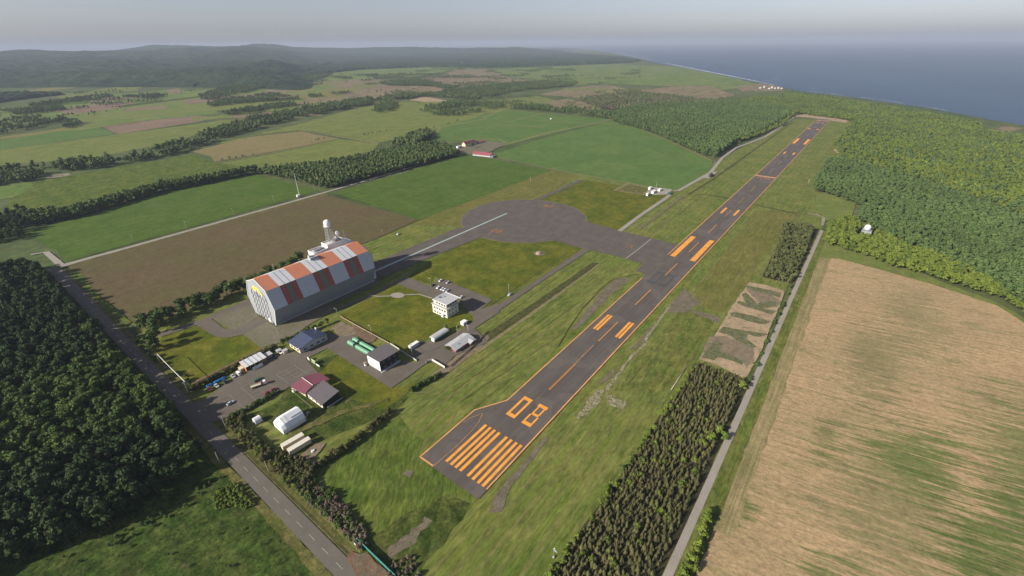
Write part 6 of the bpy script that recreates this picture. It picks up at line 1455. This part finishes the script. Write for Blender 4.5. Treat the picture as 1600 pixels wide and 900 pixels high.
def block(px, py, sx, sy_, h, label, wm='white', rm='lgrey', name='far_building', group=None, cat='building', gable=True):
    x, y = G(px, py); t = Thing(name, label, cat, (x, y, 0), group); m = MB(); m.box(x - sx / 2, y - sy_ / 2, 0, x + sx / 2, y + sy_ / 2, h); t.part('wall', m, M[wm])
    m = MB()
    if gable: m.prism([(y - sy_ / 2 - .5, h), (y + sy_ / 2 + .5, h), (y, h + sy_ * .25)], x - sx / 2 - .5, x + sx / 2 + .5, 'x')
    else: m.box(x - sx / 2 - .3, y - sy_ / 2 - .3, h, x + sx / 2 + .3, y + sy_ / 2 + .3, h + .5)
    t.part('roof', m, M[rm])
for px, py, sx, sy_, h in ((1188, 138, 12, 9, 3.5), (1194, 137, 9, 8, 6), (1202, 139, 12, 9, 3.5), (1206, 138, 7, 7, 7), (1211, 138.5, 10, 8, 3.5), (1216, 138.5, 7, 7, 6), (1221, 139, 9, 8, 3.5)):
    block(px, py, sx, sy_, h, 'small white building in the cluster on the beach behind the runway end', 'lgrey', 'lgrey', 'beach_building', 'white buildings on the beach')
for px, py, sx, sy_, h in ((530, 85.5, 150, 60, 14), (548, 84.5, 120, 50, 14)):
    block(px, py, sx, sy_, h, 'far long white building in the hazy plain', 'white', 'white', 'far_hall', 'far white halls', gable=False)
for px, py in ((500, 99), (503, 99.5), (423, 100), (432, 101.5), (700, 81.5), (708, 81.5), (722, 100)):
    block(px, py, 70 if py < 90 else 34, 24, 8, 'tiny white building far away in the hazy plain', 'white', 'lgrey', 'far_building', 'tiny far buildings')
block(861, 186.3, 5, 3.5, 2.4, 'small white shed out on the far green field', 'white', 'white', 'field_shed', None, 'shed')

# ------------------------------------------------------------------ vehicles
def car(kind='car', paintm='carwhite', label='', at=(0, 0), rz=0.0, L=4.3, W=1.72, H=1.48, van=False, group=None):
    t = Thing('parked_car' if not van else 'parked_van', label, 'van' if van else 'car', (0, 0, 0), group)
    h = L / 2; r = .31
    if van: body = [(-h, .25), (h, .25), (h, .85), (h - .25, 1.05), (h - .8, H), (-h + .1, H), (-h, 1.0)]
    else: body = [(-h, .25), (h, .25), (h, .62), (h - .12, .78), (h - 1.15, .92), (-h + .35, .95), (-h, .80)]
    m = MB(); n = len(body); vs = []
    for y, k in ((-W / 2, 1), (-W / 2 + .08, 1.0), (W / 2 - .08, 1.0), (W / 2, 1)):
        e = .97 if abs(abs(y) - W / 2) < 1e-6 else 1
        vs += [(x * e, y, .25 + (z - .25) * (e if z > .3 else 1)) for x, z in body]
    m.add(vs, [(i * n + j, i * n + (j + 1) % n, (i + 1) * n + (j + 1) % n, (i + 1) * n + j) for i in range(3) for j in range(n)] + [tuple(range(n)), tuple(range(4 * n - 1, 3 * n - 1, -1))]); t.part('body', m, M[paintm])
    if not van:
        m = MB(); a0, a1, b0, b1 = -h + .45, h - 1.2, -h + .95, h - 1.95; y1, y2 = W / 2 - .07, W / 2 - .22
        m.add([(a0, -y1, .93), (a1, -y1, .91), (a1, y1, .91), (a0, y1, .93), (b0, -y2, H - .05), (b1, -y2, H - .05), (b1, y2, H - .05), (b0, y2, H - .05)], [(0, 1, 5, 4), (1, 2, 6, 5), (2, 3, 7, 6), (3, 0, 4, 7), (4, 5, 6, 7)]); t.part('window_band', m, M['glass'])
        m = MB(); m.box(b0 - .06, -y2 - .03, H - .06, b1 + .06, y2 + .03, H, 0, .04); t.part('roof', m, M[paintm])
    else:
        m = MB(); m.add([(h - .24, -W / 2 + .15, 1.07), (h - .24, W / 2 - .15, 1.07), (h - .74, W / 2 - .2, H - .06), (h - .74, -W / 2 + .2, H - .06)], [(0, 1, 2, 3)]); t.part('windscreen', m, M['glass'])
        for s_ in (-1, 1): m = MB(); m.box(-h + .5, s_ * (W / 2 + .004) - .008, 1.05, h - 1.0, s_ * (W / 2 + .004) + .008, H - .2); t.part('side_window', m, M['glass'])
    for sx in (-1, 1):
        for s_ in (-1, 1):
            m = MB(); x = sx * (h - .8); y = s_ * (W / 2 - .1); m.cyl((x, y - .1, r), (x, y + .1, r), r, r, 12, 0); m.cyl((x, y - .104, r), (x, y + .104, r), r * .55, r * .55, 8, 1); t.part('wheel', m, [M['rubber'], M['steel']])
    for s_ in (-1, 1): m = MB(); m.box(h - .16, s_ * .58 - .17, .58, h - .0, s_ * .58 + .17, .72); t.part('headlight', m, M['lamp'])
    t.o.location = (at[0], at[1], _z[0] + .01); t.o.rotation_euler = (0, 0, rz)
    return t.o
R90 = math.pi / 2
# small car park beside the control building
for px, py, col, lb, rz in ((688.6, 439.5, 'carwhite', 'white car nearest the lawn edge in the small car park, left of the silver car', math.pi), (700, 442.3, 'carsilver', 'silver and white car parked alone on the upper side of the small car park', math.pi), (676.3, 446.8, 'cardark', 'dark car at the left corner of the small car park', math.pi),
                            (685, 450.4, 'carwhite', 'white car right of the dark car in the small car park', math.pi), (691.2, 452.6, 'carwhite', 'white car in the middle of the row behind the control building roof', math.pi), (694.9, 454.0, 'carwhite', 'white car second from the aerials on the control building roof', math.pi),
                            (699.4, 455.4, 'carsilver', 'silver car half hidden behind the roof aerials of the control building', math.pi), (720.6, 465.6, 'carwhite', 'white car parked at the right corner of the control building', math.pi)):
    car('car', col, lb, G(px, py), rz + .05)
# large car park
for px, py, col, lb, rz, van in ((328.6, 609, 'carred', 'dark red car at the lower end of the blue tarpaulin', -R90 - .1, False), (339, 604, 'carsilver', 'silver white car in front of the blue tarpaulin', -R90, False), (352, 598, 'cardark', 'dark van between blue tarpaulin and white van', -R90, True),
                                 (364.5, 589, 'carsilver', 'silver pickup style car with pale roof left of the small white van', -R90, False), (373.8, 585.5, 'carwhite', 'small white van beside the orange shed wall', -R90, True), (430, 556.5, 'cardark', 'black car in the shade right of the parking shed', -R90, False), (438.3, 552, 'carwhite', 'white car between the black car and the pinkish hut', -R90 + .2, False),
                                 (418.5, 615.3, 'carred', 'dark red car parked beside the hedge, the lower one of two', .05, False), (427, 610.6, 'carred', 'dark red car parked beside the hedge, the upper one of two', .05, False), (360.5, 631.2, 'carsilver', 'long silver car parked alone at the lower end of the car park', .1, False)):
    car('van' if van else 'car', col, lb, G(px, py), rz, 4.3 if not van else 4.2, 1.7, 1.48 if not van else 1.9, van)
x, y = G(377.5, 578.5); t = Thing('small_trailer', 'small beige covered trailer squeezed against the orange shed wall', 'trailer', (x, y, 0)); m = MB(); m.box(x - 1.1, y - 1.7, .5, x + 1.1, y + 1.7, 2.0); t.part('box', m, M['carbeige']); m = MB(); m.box(x - 1.15, y - 1.75, 2.0, x + 1.15, y + 1.75, 2.12); t.part('lid', m, M['offwhite'])
for s_ in (-1, 1): m = MB(); m.cyl((x + s_ * 1.15 - .1, y, .35), (x + s_ * 1.15 + .1, y, .35), .35, .35, 10); t.part('wheel', m, M['rubber'])
# blue tarpaulin covered boats on the hedge side
for x0, x1, lb in ((-34.3, -30.9, 'short blue tarpaulin bundle at the lower end beside the dark red car'), (-30.2, -22.6, 'long blue tarpaulin covered load between hedge and parked cars')):
    t = Thing('tarpaulin_load', lb, 'tarpaulin', ((x0 + x1) / 2, 173, 0)); m = MB(); L = x1 - x0
    vs = [(x0 + L * i / 8, 173.2 + .95 * math.cos(a) * (1 - .25 * (i in (0, 8))), max(0.02, 1.5 * math.sin(a) * (1 - .3 * (i in (0, 8)) + .08 * math.sin(i * 2.2)))) for i in range(9) for a in np.linspace(0, math.pi, 8)]
    m.add(vs, [(i * 8 + j, i * 8 + j + 1, (i + 1) * 8 + j + 1, (i + 1) * 8 + j) for i in range(8) for j in range(7)] + [tuple(range(7, -1, -1)), tuple(range(64, 72))], 0, True); t.part('cover', m, M['blue'])
    m = MB()
    for k in (.3, .7): m.box(x0 + L * k - .06, 172.15, 0, x0 + L * k + .06, 172.25, 1.1)
    t.part('tie_strap', m, M['white'])
# flat bed truck with crane
t = Thing('flatbed_truck', 'flatbed truck with white cab and pale timber bed parked across the bays', 'truck', (0, 0, 0))
m = MB(); m.box(-4.6, -.45, .7, 3.8, .45, 1.0); t.part('chassis', m, M['dgrey'])
m = MB(); m.box(-4.8, -1.2, 1.05, 1.0, 1.2, 1.2); t.part('bed', m, M['carbeige'])
for s_ in (-1, 1): m = MB(); m.box(-4.8, s_ * 1.2 - .05, 1.2, 1.0, s_ * 1.2 + .05, 1.6); t.part('side_board', m, M['cream'])
m = MB(); m.add([(2.3, -1.1, .75), (4.3, -1.1, .75), (4.3, 1.1, .75), (2.3, 1.1, .75), (2.35, -1.05, 2.7), (3.8, -1.05, 2.7), (3.8, 1.05, 2.7), (2.35, 1.05, 2.7), (4.3, -1.1, 1.6), (4.3, 1.1, 1.6)], [(3, 2, 1, 0), (4, 5, 6, 7), (0, 1, 8, 5, 4), (1, 2, 9, 8), (8, 9, 6, 5), (2, 3, 7, 6, 9), (3, 0, 4, 7)]); cb_ = t.part('cab', m, M['carwhite'])
m = MB(); m.add([(4.28, -1.0, 1.66), (4.28, 1.0, 1.66), (3.86, .95, 2.6), (3.86, -.95, 2.6)], [(0, 1, 2, 3)]); o = t.part('windscreen', m, M['glass'], under=cb_); o.location = (.03, 0, .03)
m = MB(); m.box(1.3, -.4, 1.0, 2.0, .4, 2.2); m.beam((1.65, 0, 2.2), (1.65, 0, 3.1), .3); m.beam((1.65, 0, 3.1), (-1.2, .2, 2.7), .25); t.part('crane', m, M['carred'])
for x in (-3.6, -2.5, 3.1):
    for s_ in (-1, 1): m = MB(); m.cyl((x, s_ * 1.0 - .15, .48), (x, s_ * 1.0 + .15, .48), .48, .48, 12); t.part('wheel', m, M['rubber'])
g0, g1 = G(395, 607), G(416.5, 599.5); t.o.location = ((g0[0] + g1[0]) / 2, (g0[1] + g1[1]) / 2, _z[0] + .01); t.o.rotation_euler = (0, 0, math.atan2(g1[1] - g0[1], g1[0] - g0[0]))
x, y = G(403, 594.5); t = Thing('covered_pallet', 'dark green covered load beside the flatbed truck', 'load', (x, y, 0)); m = MB(); m.box(x - 2.4, y - 1.1, .1, x + 2.4, y + 1.1, 1.3, 0, .25); t.part('cover', m, M['darkgreen']); m = MB(); m.box(x - 2.5, y - 1.2, 0, x + 2.5, y + 1.2, .1); t.part('pallet', m, M['wood'])
t = Thing('lorry', 'dark lorry parked on the lay by beside the runway road', 'lorry', (0, 0, 0)); m = MB(); m.box(-8, -1.5, 1.1, 4.2, 1.5, 4.0); t.part('cargo_box', m, M['dgrey']); m = MB(); m.box(4.6, -1.4, .7, 7.6, 1.4, 3.4, 0, .15); t.part('cab', m, M['cardark'])
for x in (-6, -4.4, 6):
    for s_ in (-1, 1): m = MB(); m.cyl((x, s_ * 1.2 - .2, .55), (x, s_ * 1.2 + .2, .55), .55, .55, 12); t.part('wheel', m, M['rubber'])
t.o.location = (664, 70.5, _z[0] + .01); t.o.rotation_euler = (0, 0, 0.06)
x, y = G(622, 366.5); car('car', 'carwhite', 'white car standing on the grass track between ploughed field and taxiway', (x, y), .4)

# ------------------------------------------------------------------ haze
m = MB(); m.box(-62000, -62000, -16, 95000, 62000, 330)
k = D.materials.new('haze_air'); k.use_nodes = True; k.node_tree.nodes.clear()
vo = k.node_tree.nodes.new('ShaderNodeVolumePrincipled'); vo.inputs['Color'].default_value = (.455, .515, .63, 1); vo.inputs['Density'].default_value = HAZE; vo.inputs['Anisotropy'].default_value = 0.0
ou = k.node_tree.nodes.new('ShaderNodeOutputMaterial'); k.node_tree.links.new(vo.outputs[0], ou.inputs['Volume'])
o = m.build('haze', k); tag(o, kind='stuff', label='pale haze lying over the whole plain and sea', cat='haze')
